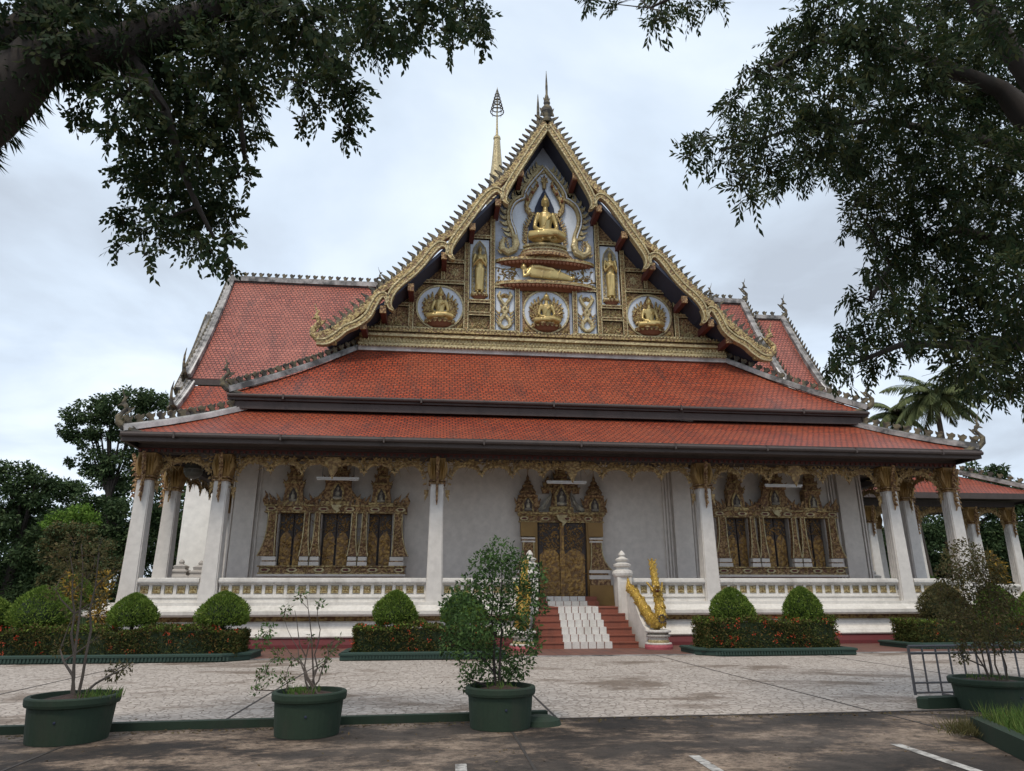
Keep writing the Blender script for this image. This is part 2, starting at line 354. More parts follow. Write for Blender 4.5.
    def flame(s, p, d, u, h, wd, th, m, lean=0.25):
        """flame-shaped crocket: foot at p, tall along u, leaning along d, thin across d x u"""
        p, d, u = Vector(p), Vector(d).normalized(), Vector(u).normalized(); n = d.cross(u).normalized() * th / 2
        prof = [(-.5, 0), (.5, 0), (.42, .25), (.2, .42), (.38, .62), (.30 + lean, 1.0), (.02, .72), (-.32, .5), (-.42, .28)]
        a = [p + d * (x * wd) + u * (z * h) - n for x, z in prof]; b = [q + 2 * n for q in a]
        k = len(prof)
        s.add(a + b, [tuple(range(k)), tuple(reversed(range(k, 2 * k)))] + [((i + 1) % k, i, i + k, (i + 1) % k + k) for i in range(k)], m)
    def build(s, name, parent=None, loc=None, smooth=False):
        me = bpy.data.meshes.new(name)
        o_ = Vector(loc) if loc is not None else None
        vs = [tuple(Vector(v) - o_) for v in s.v] if o_ is not None else s.v
        me.from_pydata(vs, [], s.f); me.update()
        for m in s.mats: me.materials.append(MATS[m])
        me.polygons.foreach_set('material_index', s.m)
        if smooth: me.polygons.foreach_set('use_smooth', [True] * len(s.f))
        # UV in metres on each face's own plane: u level, v up the slope
        uvl = me.uv_layers.new(name='UVMap'); data = np.zeros((len(me.loops), 2), dtype=np.float32)
        for p in me.polygons:
            n = p.normal
            u = Vector((0, 0, 1)).cross(n)
            u = u.normalized() if u.length > 1e-4 else Vector((1, 0, 0))
            v = n.cross(u)
            for li in p.loop_indices:
                co = me.vertices[me.loops[li].vertex_index].co
                data[li] = (co.dot(u), co.dot(v))
        uvl.data.foreach_set('uv', data.ravel())
        o = bpy.data.objects.new(name, me); COL.objects.link(o)
        if loc is not None: o.location = loc
        if parent is not None: fix_parent(o, parent)
        return o

def wmat(o):
    b = Matrix.LocRotScale(o.location, o.rotation_euler, o.scale)
    return wmat(o.parent) @ o.matrix_parent_inverse @ b if o.parent else b
def fix_parent(o, p):
    """parent o to p and leave it where it stands"""
    o.parent = p; o.matrix_parent_inverse = wmat(p).inverted()
def thing(name, label, cat, loc=(0, 0, 0), group=None, rz=0):
    o = bpy.data.objects.new(name, None); COL.objects.link(o); o.location = loc; o.rotation_euler = (0, 0, rz)
    o['label'] = label; o['category'] = cat
    if group: o['group'] = group
    return o
def tag(o, label, cat, group=None):
    o['label'] = label; o['category'] = cat
    if group: o['group'] = group
    return o
def struct(name, mb):
    o = mb.build(name); o['kind'] = 'structure'; return o
def dup(o, parent=None, depth=0):
    c = o.copy(); COL.objects.link(c)
    if parent is not None: c.parent = parent
    for ch in list(o.children): dup(ch, c, depth + 1)
    return c

# leaves: one four-cornered face per leaf, built in bulk
def leaf_mesh(name, P, D, U, L, W, m, parent=None, mats=None, mi=None, curl=0.25):
    """P leaf feet, D pointing direction, U approximate face normal, L,W sizes"""
    P = np.asarray(P, float); n = len(P)
    D = D / (np.linalg.norm(D, axis=1, keepdims=True) + 1e-9)
    S = np.cross(D, U); S /= (np.linalg.norm(S, axis=1, keepdims=True) + 1e-9)
    Nn = np.cross(S, D)
    L = np.broadcast_to(L, n)[:, None]; W = np.broadcast_to(W, n)[:, None]
    V = np.empty((n, 4, 3))
    V[:, 0] = P; V[:, 1] = P + D * L * .45 + S * W / 2 - Nn * L * curl * .2
    V[:, 2] = P + D * L - Nn * L * curl; V[:, 3] = P + D * L * .45 - S * W / 2 - Nn * L * curl * .2
    me = bpy.data.meshes.new(name)
    me.vertices.add(4 * n); me.vertices.foreach_set('co', V.ravel())
    me.loops.add(4 * n); me.loops.foreach_set('vertex_index', np.arange(4 * n))
    me.polygons.add(n); me.polygons.foreach_set('loop_start', np.arange(0, 4 * n, 4)); me.polygons.foreach_set('loop_total', np.full(n, 4))
    for k in (mats or [m]): me.materials.append(MATS[k])
    if mi is not None: me.polygons.foreach_set('material_index', np.asarray(mi, dtype=np.int32))
    me.update(calc_edges=True); me.validate()
    o = bpy.data.objects.new(name, me); COL.objects.link(o)
    if parent is not None: fix_parent(o, parent)
    return o
def rdirs(n):
    v = nrg.normal(size=(n, 3)); return v / np.linalg.norm(v, axis=1, keepdims=True)
def ball(n, c, r, shell=0.0):
    d = rdirs(n); k = nrg.uniform(shell ** 3, 1, n) ** (1 / 3)
    return np.asarray(c) + d * k[:, None] * np.asarray(r)

# ================================================================== ground
g = MB(); g.poly([(-400, -60, -0.012), (400, -60, -0.012), (400, 900, -0.012), (-400, 900, -0.012)], 'earth'); struct('ground', g)
g = MB(); g.poly([(-40, -45, -0.004), (30, -45, -0.004), (30, -12.95, -0.004), (-2.9, -12.95, -0.004), (-40, -13.6, -0.004)], 'worn_concrete'); struct('driveway', g)
g = MB(); g.poly([(-40, -13.6, 0), (-2.9, -12.95, 0), (30, -12.95, 0), (30, -3.9, 0), (-40, -3.9, 0)], 'paving_stones')
for x, y0, y1 in [(-10.9, -13.0, -3.95), (-6.83, -12.8, -3.95), (-2.87, -12.95, -3.95), (1.22, -12.95, -3.95), (5.3, -12.95, -3.95), (9.4, -12.95, -3.95), (13.4, -12.95, -3.95)]:
    g.box(x - .016, x + .016, y0, y1, -.01, .004, 'joint')
g.box(-2.9, 30, -12.97, -12.92, -.01, .004, 'joint')
struct('paved_forecourt', g)
g = MB(); g.poly([(-18, -3.9, .02), (18, -3.9, .02), (18, 1, .02), (-18, 1, .02)], 'terracotta_floor'); g.box(-18, 18, -3.98, -3.9, -.02, .024, 'mortar'); struct('terrace_floor', g)
g = MB()
for x, y0, y1 in [(-3.5, -16.5, -13.75), (1.25, -16.5, -13.0), (-8.0, -16.5, -13.4)]: g.box(x - .014, x + .014, y0, y1, -.02, .001, 'joint')
struct('driveway_joints', g)
for (a, b, wd, lab) in [((0.20, -14.85), (0.14, -16.6), .11, 'worn white parking stripe at the foot of the photo, nearest the grass planter'), ((-1.97, -15.12), (-2.0, -16.6), .10, 'short worn white parking stripe in the driveway, middle of the three stripes'),
                        ((-4.12, -15.20), (-4.15, -16.6), .10, 'stub of a worn white parking stripe below the leafy potted tree')]:
    g = MB(); a = Vector((*a, 0)); b = Vector((*b, 0)); n = (b - a).normalized().cross(Vector((0, 0, 1))) * wd / 2
    g.poly([a + n + Vector((0, 0, .0015)), a - n + Vector((0, 0, .0015)), b - n + Vector((0, 0, .0015)), b + n + Vector((0, 0, .0015))][::-1], 'road_paint')
    o = struct('road_marking', g); o['label'] = lab

# ================================================================== temple
T = thing('temple', 'white temple hall with tiered red tile roofs and gilded pediment', 'temple')
TW = 10.88; SX = (-13.1, -10.88, -4.35, 4.35, 10.88, 13.1)

def sweep(mb, path, prof, m, side=-1):
    """path of x,y corners; prof of (outward offset, z); mitred"""
    P = [Vector((x, y)) for x, y in path]; rows = []
    for i, p in enumerate(P):
        ns = []
        if i > 0: d = (P[i] - P[i - 1]).normalized(); ns.append(Vector((d.y, -d.x)) * -side * -1)
        if i < len(P) - 1: d = (P[i + 1] - P[i]).normalized(); ns.append(Vector((d.y, -d.x)) * -side * -1)
        if len(ns) == 2: n = (ns[0] + ns[1]); n = n / (1 + ns[0].dot(ns[1]))
        else: n = ns[0]
        rows.append([(p.x + n.x * o, p.y + n.y * o, z) for o, z in prof])
    k = len(prof); vs = [v for r in rows for v in r]; fs = []
    for i in range(len(P) - 1):
        for j in range(k - 1): fs.append((i * k + j, (i + 1) * k + j, (i + 1) * k + j + 1, i * k + j + 1))
    fs.append(tuple(range(k))); fs.append(tuple(reversed(range((len(P) - 1) * k, len(P) * k))))
    mb.add(vs, fs, m)

# ---- plinth
LP = [(-13.4, 10), (-13.4, 0), (-1.5, 0)]; RP = [(1.5, 0), (13.4, 0), (13.4, 10)]
def both(name, prof, m):
    mb = MB()
    for p in (LP, RP): sweep(mb, p, prof, m, side=1)
    return mb.build(name, T)
# sweep side: outward is to the left-hand side (-y for a path running +x)
both('plinth_base', [(0, -.1), (.62, -.1), (.62, .12), (.56, .30), (0, .30)], 'red_paint')
both('plinth_lower_moulding', [(0, .30), (.60, .302), (.62, .34), (.56, .44), (.44, .54), (.38, .70), (.30, .74), (0, .74)], 'white_paint')
both('plinth_gilded_band', [(0, .742), (.27, .742), (.30, .80), (.27, .87), (0, .87)], 'gold_carving')
both('plinth_upper_moulding', [(0, .872), (.34, .872), (.60, .90), (.63, .94), (.63, 1.03), (.50, 1.07), (.42, 1.16), (.36, 1.18), (.36, 1.27), (0, 1.275)], 'white_paint')
mb = MB(); mb.box(-13.4, 13.4, .01, 11, .5, 1.12, 'white_plaster'); mb.box(-13.3, 13.3, .02, 11, 1.12, 1.125, 'terracotta_step'); mb.build('veranda_floor', T)

# ---- balustrade (one per bay, gilded square panels let in between the little posts)
pan = MB(); pan.box(-.10, .10, -.02, .02, -.10, .10, 'brown_carving')
for k in range(4): pan.petal((0, -.02, 0), math.pi / 4 + k * math.pi / 2, .12, .09, .03, 'gold_trim')
for k in range(4): pan.petal((0, -.02, 0), k * math.pi / 2, .09, .07, .03, 'gold_carving')
for a, b in ((-.10, -.085), (.085, .10)): pan.box(a, b, -.035, 0, -.10, .10, 'gold_trim'); pan.box(-.085, .085, -.035, 0, a, b, 'gold_trim')
def balustrade(p0, p1, parent=T, z=0.0):
    """p0,p1 in x,y; panels face the outer side"""
    a = Vector((*p0, 0)); b = Vector((*p1, 0)); L = (b - a).length; d = (b - a).normalized()
    rot = Matrix.Rotation(math.atan2(d.y, d.x), 4, 'Z'); rot.translation = a + Vector((0, 0, z))
    mb = MB()
    mb.box(0, L, -.13, .13, 1.27, 1.40, 'white_paint'); mb.box(0, L, -.16, .16, 1.40, 1.44, 'white_paint')
    mb.box(0, L, -.10, .10, 1.44, 1.50, 'white_paint')
    mb.box(0, L, -.035, .06, 1.50, 1.76, 'white_paint')
    mb.box(0, L, -.11, .11, 1.76, 1.81, 'white_paint'); mb.box(0, L, -.19, .19, 1.81, 1.85, 'white_paint')
    mb.box(0, L, -.215, .215, 1.85, 1.93, 'white_paint'); mb.box(0, L, -.17, .17, 1.93, 1.965, 'white_paint')
    n = max(2, round(L / .318)); s = L / n
    for i in range(n + 1): mb.box(max(0, i * s - .045), min(L, i * s + .045), -.088, -.03, 1.50, 1.76, 'white_paint')
    mb.v = [tuple(rot @ Vector(v)) for v in mb.v]
    o = mb.build('balustrade', parent)
    return o, rot, n, s
first_panel = None
def panels(o, rot, n, s):
    global first_panel
    for i in range(n):
        m = rot @ Matrix.Translation(((i + .5) * s, -.05, 1.63))
        if first_panel is None:
            q = pan.build('carved_panel'); first_panel = q
        else: q = first_panel.copy(); COL.objects.link(q)
        q.matrix_parent_inverse = Matrix(); q.parent = o; q.matrix_basis = m
for x0, x1 in ((-12.85, -11.15), (-10.6, -4.6), (-4.1, -1.70), (1.70, 4.1), (4.6, 10.6), (11.15, 12.85)):
    panels(*balustrade((x0, 0), (x1, 0)))
balustrade((-13.1, 8.5), (-13.1, .3)); balustrade((13.1, .3), (13.1, 8.5))

# ---- columns
def column_mb(h0=1.27, h1=4.8):
    mb = MB()
    one = [(.86, -1), (.86, -.86), (1, -.86)]
    for a in (-.42, 0, .42): one += [(1, a - .10), (.80, a - .07), (.80, a + .07), (1, a + .10)]
    one += [(1, .86), (.86, .86), (.86, 1)]
    half = one + [(-x, -z) for x, z in one]
    n = len(half); lev = [(h0, .265), (h0 + .25, .25), (1.97, .238), (3.2, .218), (h1, .20)]
    vs = [(x * w, y * w, z) for z, w in lev for x, y in half]
    fs = [(j * n + i, j * n + (i + 1) % n, (j + 1) * n + (i + 1) % n, (j + 1) * n + i) for j in range(len(lev) - 1) for i in range(n)]
    mb.add(vs, fs, 'column_white'); return mb
def capital_mb(h1=4.8, top=5.62):
    mb = MB(); H = top - h1
    mb.lathe([(.222, h1 - .10), (.25, h1 - .07), (.225, h1), (.225, h1 + .05), (.25, h1 + .09), (.235, h1 + .13), (.24, h1 + .2), (.27, h1 + .45), (.33, top - .10), (.34, top)], (0, 0, 0), 'ochre_paint', seg=4, a0=math.pi / 4, a1=math.pi / 4 + 2 * math.pi, sx=1.04, sy=1.04)
    for f in range(4):                      # lotus petals standing round the head
        r = Matrix.Rotation(f * math.pi / 2, 3, 'Z')
        for i in range(5):
            x = (i - 2) * .105
            pts = [(-.055, 0), (.055, 0), (.06, H * .45), (0, H * .80), (-.06, H * .45)]
            b = [r @ Vector((x * .86 + px * .85, -.21 - .08 * (pz / H) ** 1.5, h1 + .14 + pz)) for px, pz in pts]
            c = [r @ Vector((x * .95, -.275 - .05, h1 + .14 + H * .4))]
            mb.add(b + c, [(0, 1, 5), (1, 2, 5), (2, 3, 5), (3, 4, 5), (4, 0, 5)], 'ochre_paint')
        for z in (h1 + .02, h1 + .11):
            a = r @ Vector((-.25, -.24, z)); b2 = r @ Vector((.25, -.24, z)); mb.beam(a, b2, .05, .035, 'brown_carving')
    return mb
def bracket_mb(dr=(0, -1)):
    """carved serpent eave bracket hanging on the outer face of the head"""
    mb = MB(); d = Vector((dr[0], dr[1], 0)); s = Vector((-dr[1], dr[0], 0))
    pts = [(.22, 4.15), (.27, 4.28), (.25, 4.5), (.29, 4.75), (.28, 5.0), (.34, 5.2), (.40, 5.38), (.50, 5.62)]
    rad = [.010, .035, .045, .05, .05, .06, .06, .05]
    mb.tube([d * a + Vector((0, 0, z)) for a, z in pts], rad, 'brown_carving', 6, .8)
    for i in range(7):
        z = 4.35 + i * .16; a = .28 + max(0, (i - 3)) * .04
        mb.flame(d * a + Vector((0, 0, z)), Vector((0, 0, -1)), d, .13, .14, .05, 'brown_carving')
    for z in (4.45, 4.95): mb.box(-.05, .05, -.0, .0001, z, z, 'brown_carving') if False else None
    return mb
CY = 5.62
def column(x, y, outs, parent=T):
    o = column_mb().build('column', parent); return o
col0 = None
def put_column(x, y, outs):
    global col0, cap0
    if col0 is None:
        col0 = column_mb().build('column'); cap0 = capital_mb().build('capital')
        c, k = col0, cap0
    else:
        c = col0.copy(); COL.objects.link(c); k = cap0.copy(); COL.objects.link(k)
    c.parent = T; c.location = (x, y, 0); k.parent = c; k.location = (0, 0, 0)
    for d in outs:
        if d not in br0: br0[d] = bracket_mb(d).build('bracket'); b = br0[d]
        else: b = br0[d].copy(); COL.objects.link(b)
        b.parent = c; b.location = (0, 0, 0)
br0 = {}
for x in SX:
    outs = [(0, -1)]
    if x == SX[0]: outs.append((-1, 0))
    if x == SX[-1]: outs.append((1, 0))
    put_column(x, 0, outs)
for s in (-1, 1):
    for y in (2.3, 8.8): put_column(s * 13.1, y, [(s, 0)])

# ---- hall walls
mb = MB()
mb.box(-11.05, 11.05, 2.3, 2.6, 1.12, 6.6, 'white_plaster')
for s in (-1, 1):
    mb.box(min(s * 11.05, s * 10.75), max(s * 11.05, s * 10.75), 2.6, 14, 1.12, 6.6, 'white_plaster')
for x in (-11.0, 4.4, 11.0):                      # flat pilasters with grooves
    a, b = (x - .33, x + .33) if abs(x) < 10 else ((x - .05, x + .62) if x < 0 else (x - .62, x + .05))
    mb.box(a, b, 2.12, 2.3, 1.12, 5.9, 'white_plaster')
    for e_, d_ in ((a, -1), (b, 1)):
        for k in range(1 if x < 0 else 3): q_ = sorted((e_ + d_ * (.07 + k * .11), e_ + d_ * (.12 + k * .11))); mb.box(q_[0], q_[1], 2.23, 2.3, 1.12, 5.9, 'white_plaster'); q_ = sorted((e_ + d_ * (.02 + k * .11), e_ + d_ * (.068 + k * .11))); mb.box(q_[0], q_[1], 2.285, 2.3, 1.12, 5.9, 'white_plaster' if x < 5 else 'stupa_stone_and_groove_shade')  # grey stone colour on the right-end groove bottoms paints in their shade
mb.box(-11.1, 11.1, 2.12, 2.3, 1.125, 1.30, 'white_plaster')
mb.build('hall_wall', T)
mb = MB(); mb.box(-13.3, 13.3, -.9, 10, 5.98, 6.06, 'dark_wood')
for i in range(20): mb.box(-13.2 + i * 1.38, -13.05 + i * 1.38, -.88, 2.25, 5.88, 5.98, 'dark_wood')
mb.build('veranda_ceiling', T)
mb = MB()                                               # rear wing under the cross roof
mb.box(-15.4, -11.3, 10.2, 19.5, 0, 10.2, 'bright_plaster'); mb.box(-15.6, -11.3, 10.1, 19.5, 0, .6, 'white_paint')
mb.build('wing_wall', T)
mb = MB(); mb.box(-11.3, 13.2, 11.6, 18.5, 0, 11.2, 'white_plaster'); mb.build('rear_hall_wall', T)

# ---- lintel with dentils
mb = MB()
for y0, x0, x1 in ((-.28, -13.4, 13.4),):
    mb.box(x0, x1, y0, y0 + .56, 5.78, 5.86, 'dark_wood'); mb.box(x0, x1, y0 + .06, y0 + .5, 5.64, 5.78, 'dark_wood')
    mb.box(x0, x1, y0 + .03, y0 + .05, 5.73, 5.76, 'red_wood')
    n = 150
    for i in range(n):
        x = x0 + (i + .5) * (x1 - x0) / n; mb.box(x - .035, x + .035, y0 - .0, y0 + .06, 5.65, 5.72, 'red_wood')
for s in (-1, 1): mb.box(s * 13.1 - .25, s * 13.1 + .25, .3, 10, 5.64, 5.86, 'dark_wood')
mb.build('lintel', T)

# ---- carved fringe arches hanging under the lintel
def fringe(L, arcs, drop=1.25, amid=True):
    """arcs: list of widths across the bay. Returns MB in local x 0..L, top at z=5.64"""
    mb = MB(); top = 5.64
    x = 0; n = len(arcs); foot = []
    for k, wv in enumerate(arcs):
        x0, x1 = x, x + wv; x = x1
        zl = (top - drop) if k == 0 else top - .46
        zr = (top - drop) if k == n - 1 else top - .46
        crown = top - .17
        pts = []
        N_ = 14
        for i in range(N_ + 1):
            t = i / N_; zz = zl if t < .5 else zr
            h = abs(2 * t - 1)
            pts.append((x0 + wv * t, crown - (crown - zz) * (1 - math.sqrt(max(0, 1 - h ** 2.4)))))
        # solid lace band following the arch
        th = .07
        for i in range(N_):
            (xa, za), (xb, zb) = pts[i], pts[i + 1]
            mb.prism([(xa, za), (xb, zb), (xb, min(top, zb + th)), (xa, min(top, za + th))], -.02, .02, 'fringe_gold')
            for q in range(2):
                t = (q + .5) / 2; px, pz = xa + (xb - xa) * t, za + (zb - za) * t
                ang = math.atan2(zb - za, xb - xa) - math.pi / 2 + (.35 if i > N_ / 2 else -.35)
                mb.petal((px, -.02, pz + .02), ang, .14, .09, .02, 'fringe_gold')
        # scrolls filling the spandrels
        for i in range(int(55 * wv)):
            px = x0 + rnd.random() * wv; t = (px - x0) / wv; h = abs(2 * t - 1); zz = zl if t < .5 else zr
            lo = crown - (crown - zz) * (1 - math.sqrt(max(0, 1 - h ** 2.4)))
            if top - lo < .1: continue
            w_lim = .40 if (k in (0, n - 1)) else 9
            pz = lo + rnd.random() * (top - .06 - lo)
            mb.petal((px, -.02, pz), rnd.uniform(0, 6.28), rnd.uniform(.10, .17), .075, .03, 'fringe_gold', rnd.uniform(-3, 3))
        foot.append((x0, zl))
    foot.append((x, top - drop))
    for k, (fx, fz) in enumerate(foot):
        if k in (0, n): sg = 1 if k == 0 else -1; mb.flame((fx + sg * .06, 0, fz + .25), (sg, 0, 0), (0, 0, -1), .38, .15, .04, 'fringe_gold', 0)
        else:
            mb.flame((fx, 0, fz + .10), (1, 0, 0), (0, 0, -1), .26, .15, .04, 'fringe_gold', -.2)
    if amid:
        mb.prism([(L / 2 - .22, top - .02), (L / 2 + .22, top - .02), (L / 2 + .26, top - .22), (L / 2 + .12, top - .30), (L / 2 + .15, top - .42), (L / 2, top - .72), (L / 2 - .15, top - .42), (L / 2 - .12, top - .30), (L / 2 - .26, top - .22)], -.06, -.025, 'fringe_gold')
    return mb
def put_fringe(p0, p1, arcs, amid=True, drop=1.25):
    a = Vector((*p0, 0)); b = Vector((*p1, 0)); L = (b - a).length; d = (b - a).normalized(); s = sum(arcs); arcs = [q * L / s for q in arcs]
    mb = fringe(L, arcs, drop, amid); rot = Matrix.Rotation(math.atan2(d.y, d.x), 4, 'Z'); rot.translation = a
    mb.v = [tuple(rot @ Vector(v)) for v in mb.v]
    mb.build('fringe_arch', T)
put_fringe((-12.85, 0), (-11.12, 0), [1], False, 1.1); put_fringe((11.12, 0), (12.85, 0), [1], False, 1.1)
put_fringe((-10.6, 0), (-4.62, 0), [1.15, 1, 1, 1, 1, 1.15]); put_fringe((4.62, 0), (10.6, 0), [1.15, 1, 1, 1, 1, 1.15])
put_fringe((-4.08, 0), (4.08, 0), [1.15, 1, 1, 1, 1, 1, 1, 1.15])
for s in (-1, 1):
    put_fringe((s * 13.1, 2.05), (s * 13.1, .25), [1], False, 1.1)
    put_fringe((s * 13.1, 8.55), (s * 13.1, 2.55), [1.15, 1, 1, 1, 1.15], False, 1.1)

# ================================================================== carved window and door surrounds
def scroll_fill(mb, x0, x1, z0, z1, y, m='gold_carving', dens=26, s=.16, clip=None, seed=None, th=.035):
    r = random.Random(seed if seed is not None else rnd.random())
    n = int(dens * (x1 - x0) * (z1 - z0)) + 1
    for i in range(n):
        x, z = r.uniform(x0 + s * .3, x1 - s * .3), r.uniform(z0 + s * .3, z1 - s * .3)
        if clip and not clip(x, z): continue
        mb.petal((x, y, z), r.uniform(0, 6.28), s * r.uniform(.7, 1.1), s * .5, th, m, r.uniform(-2.5, 2.5))
def spire_tiers(mb, x, y, z0, w0, h, n, m='brown_carving', tipm='brown_carving', tip=.35):
    """stepped tower with a flame at every corner, ending in a thin point"""
    zz = z0; wv = w0; step = (h - tip) / n
    for k in range(n):
        mb.box(x - wv / 2, x + wv / 2, y - wv * .28, y + .05, zz, zz + step * .45, m)
        mb.box(x - wv * .56, x + wv * .56, y - wv * .33, y + .05, zz + step * .45, zz + step * .62, 'gold_carving')
        mb.prism([(x - wv * .5, zz + step * .62), (x + wv * .5, zz + step * .62), (x + wv * .36, zz + step), (x - wv * .36, zz + step)], y - wv * .26, y + .05, m)
        for sg in (-1, 1): mb.flame((x + sg * wv * .52, y - wv * .2, zz + step * .55), (sg, 0, 0), (0, 0, 1), step * .55, wv * .16, .05, m, .3)
        mb.flame((x, y - wv * .34, zz + step * .5), (1, 0, 0), (0, 0, 1), step * .5, wv * .3, .04, 'gold_carving', -.2)
        zz += step; wv *= .74
    mb.lathe([(wv * .4, 0), (wv * .45, .05), (wv * .2, .09), (wv * .25, .13), (.02, .2), (.008, tip)], (x, y - .08, zz), tipm, 8)
def niche_figure(mb, x, y, z, h):
    mb.prism([(x - h * .34, z), (x + h * .34, z), (x + h * .36, z + h * .5), (x + h * .2, z + h * .85), (x, z + h * 1.15), (x - h * .2, z + h * .85), (x - h * .36, z + h * .5)], y - .04, y, 'gold_carving')
    mb.prism([(x - h * .24, z + .02), (x + h * .24, z + .02), (x + h * .25, z + h * .5), (x, z + h * .95), (x - h * .25, z + h * .5)], y - .045, y - .041, 'dark_wood')
    mb.blob((x, y - .06, z + h * .14), (h * .26, .06, h * .10), 'grey_relief', 8, 5)
    mb.blob((x, y - .06, z + h * .36), (h * .13, .05, h * .20), 'grey_relief', 8, 5)
    mb.blob((x, y - .06, z + h * .64), (h * .075, .04, h * .10), 'grey_relief', 8, 5)
def leg_strip(mb, x, y, z0, z1, wd, sg):
    """waisted flaring jamb carved with scrolls: narrow at the top, sweeping outward at the foot"""
    N_ = 10; L_, R_ = [], []
    for i in range(N_ + 1):
        t = i / N_; f = wd * (1 + 0.95 * (1 - t) ** 3)
        L_.append((x - f / 2 + sg * (1 - t) ** 3 * wd * .35, z0 + (z1 - z0) * t)); R_.append((x + f / 2 + sg * (1 - t) ** 3 * wd * .35, z0 + (z1 - z0) * t))
    mb.prism(L_ + R_[::-1], y - .16, y, 'brown_carving')
    for (a, b) in zip(L_, L_[1:]): mb.beam((a[0] + .02, y - .17, a[1]), (b[0] + .02, y - .17, b[1]), .03, .03, 'gold_trim', (0, 1, 0))
    for (a, b) in zip(R_, R_[1:]): mb.beam((a[0] - .02, y - .17, a[1]), (b[0] - .02, y - .17, b[1]), .03, .03, 'gold_trim', (0, 1, 0))
    scroll_fill(mb, x - wd * .35, x + wd * .35, z0 + .05, z1, y - .16, dens=60, s=.13)
def band(mb, x0, x1, y, z0, z1, step=.42):
    """carved red and gold moulding with lozenges"""
    h = z1 - z0
    mb.box(x0, x1, y - .16, y, z0, z0 + h * .16, 'gold_carving'); mb.box(x0 + .03, x1 - .03, y - .13, y, z0 + h * .16, z1 - h * .16, 'brown_carving'); mb.box(x0 - .02, x1 + .02, y - .2, y, z1 - h * .16, z1, 'gold_carving')
    n = max(1, round((x1 - x0) / step)); s = (x1 - x0) / n; zc = (z0 + z1) / 2
    for i in range(n):
        x = x0 + (i + .5) * s
        if i % 2 == 0: mb.prism([(x - s * .42, zc), (x - s * .25, zc - h * .24), (x + s * .25, zc - h * .24), (x + s * .42, zc), (x + s * .25, zc + h * .24), (x - s * .25, zc + h * .24)], y - .155, y - .13, 'gold_trim'); mb.prism([(x - s * .26, zc), (x - s * .14, zc - h * .13), (x + s * .14, zc - h * .13), (x + s * .26, zc), (x + s * .14, zc + h * .13), (x - s * .14, zc + h * .13)], y - .16, y - .155, 'red_wood')
        else:
            for k in range(4): mb.petal((x, y - .13, zc), k * math.pi / 2 + math.pi / 4, h * .32, h * .2, .02, 'gold_carving')
def shutter_mb(w_, h_):
    mb = MB(); zc = h_ * .62
    mb.box(-w_ / 2, w_ / 2, -.03, .02, 0, h_, 'dark_wood')
    a = [(-w_ / 2 + .02, .02), (w_ / 2 - .02, .02), (w_ / 2 - .02, zc - .15)] + [(-w_ / 2 + .02 + (w_ - .04) * (1 - i / 4), zc - .15 + .22 * math.sin(math.pi * i / 4)) for i in range(1, 4)] + [(-w_ / 2 + .02, zc - .15)]
    mb.prism(a, -.045, -.031, 'shutter_plain'); mb.prism([(-w_ / 2 + .025, zc + .02), (w_ / 2 - .025, zc + .02), (w_ / 2 - .025, h_ - .04), (-w_ / 2 + .025, h_ - .04)], -.038, -.0311, 'shutter_gold')
    scroll_fill(mb, -w_ / 2 + .03, w_ / 2 - .03, zc, h_ - .05, -.037, 'shutter_plain', dens=90, s=.12, th=.02)
    scroll_fill(mb, -w_ / 2 + .05, w_ / 2 - .05, .18, zc - .1, -.045, 'shutter_plain', dens=45, s=.14, th=.02)
    mb.box(-w_ / 2 + .02, w_ / 2 - .02, -.06, -.03, .10, .14, 'shutter_plain')
    return mb
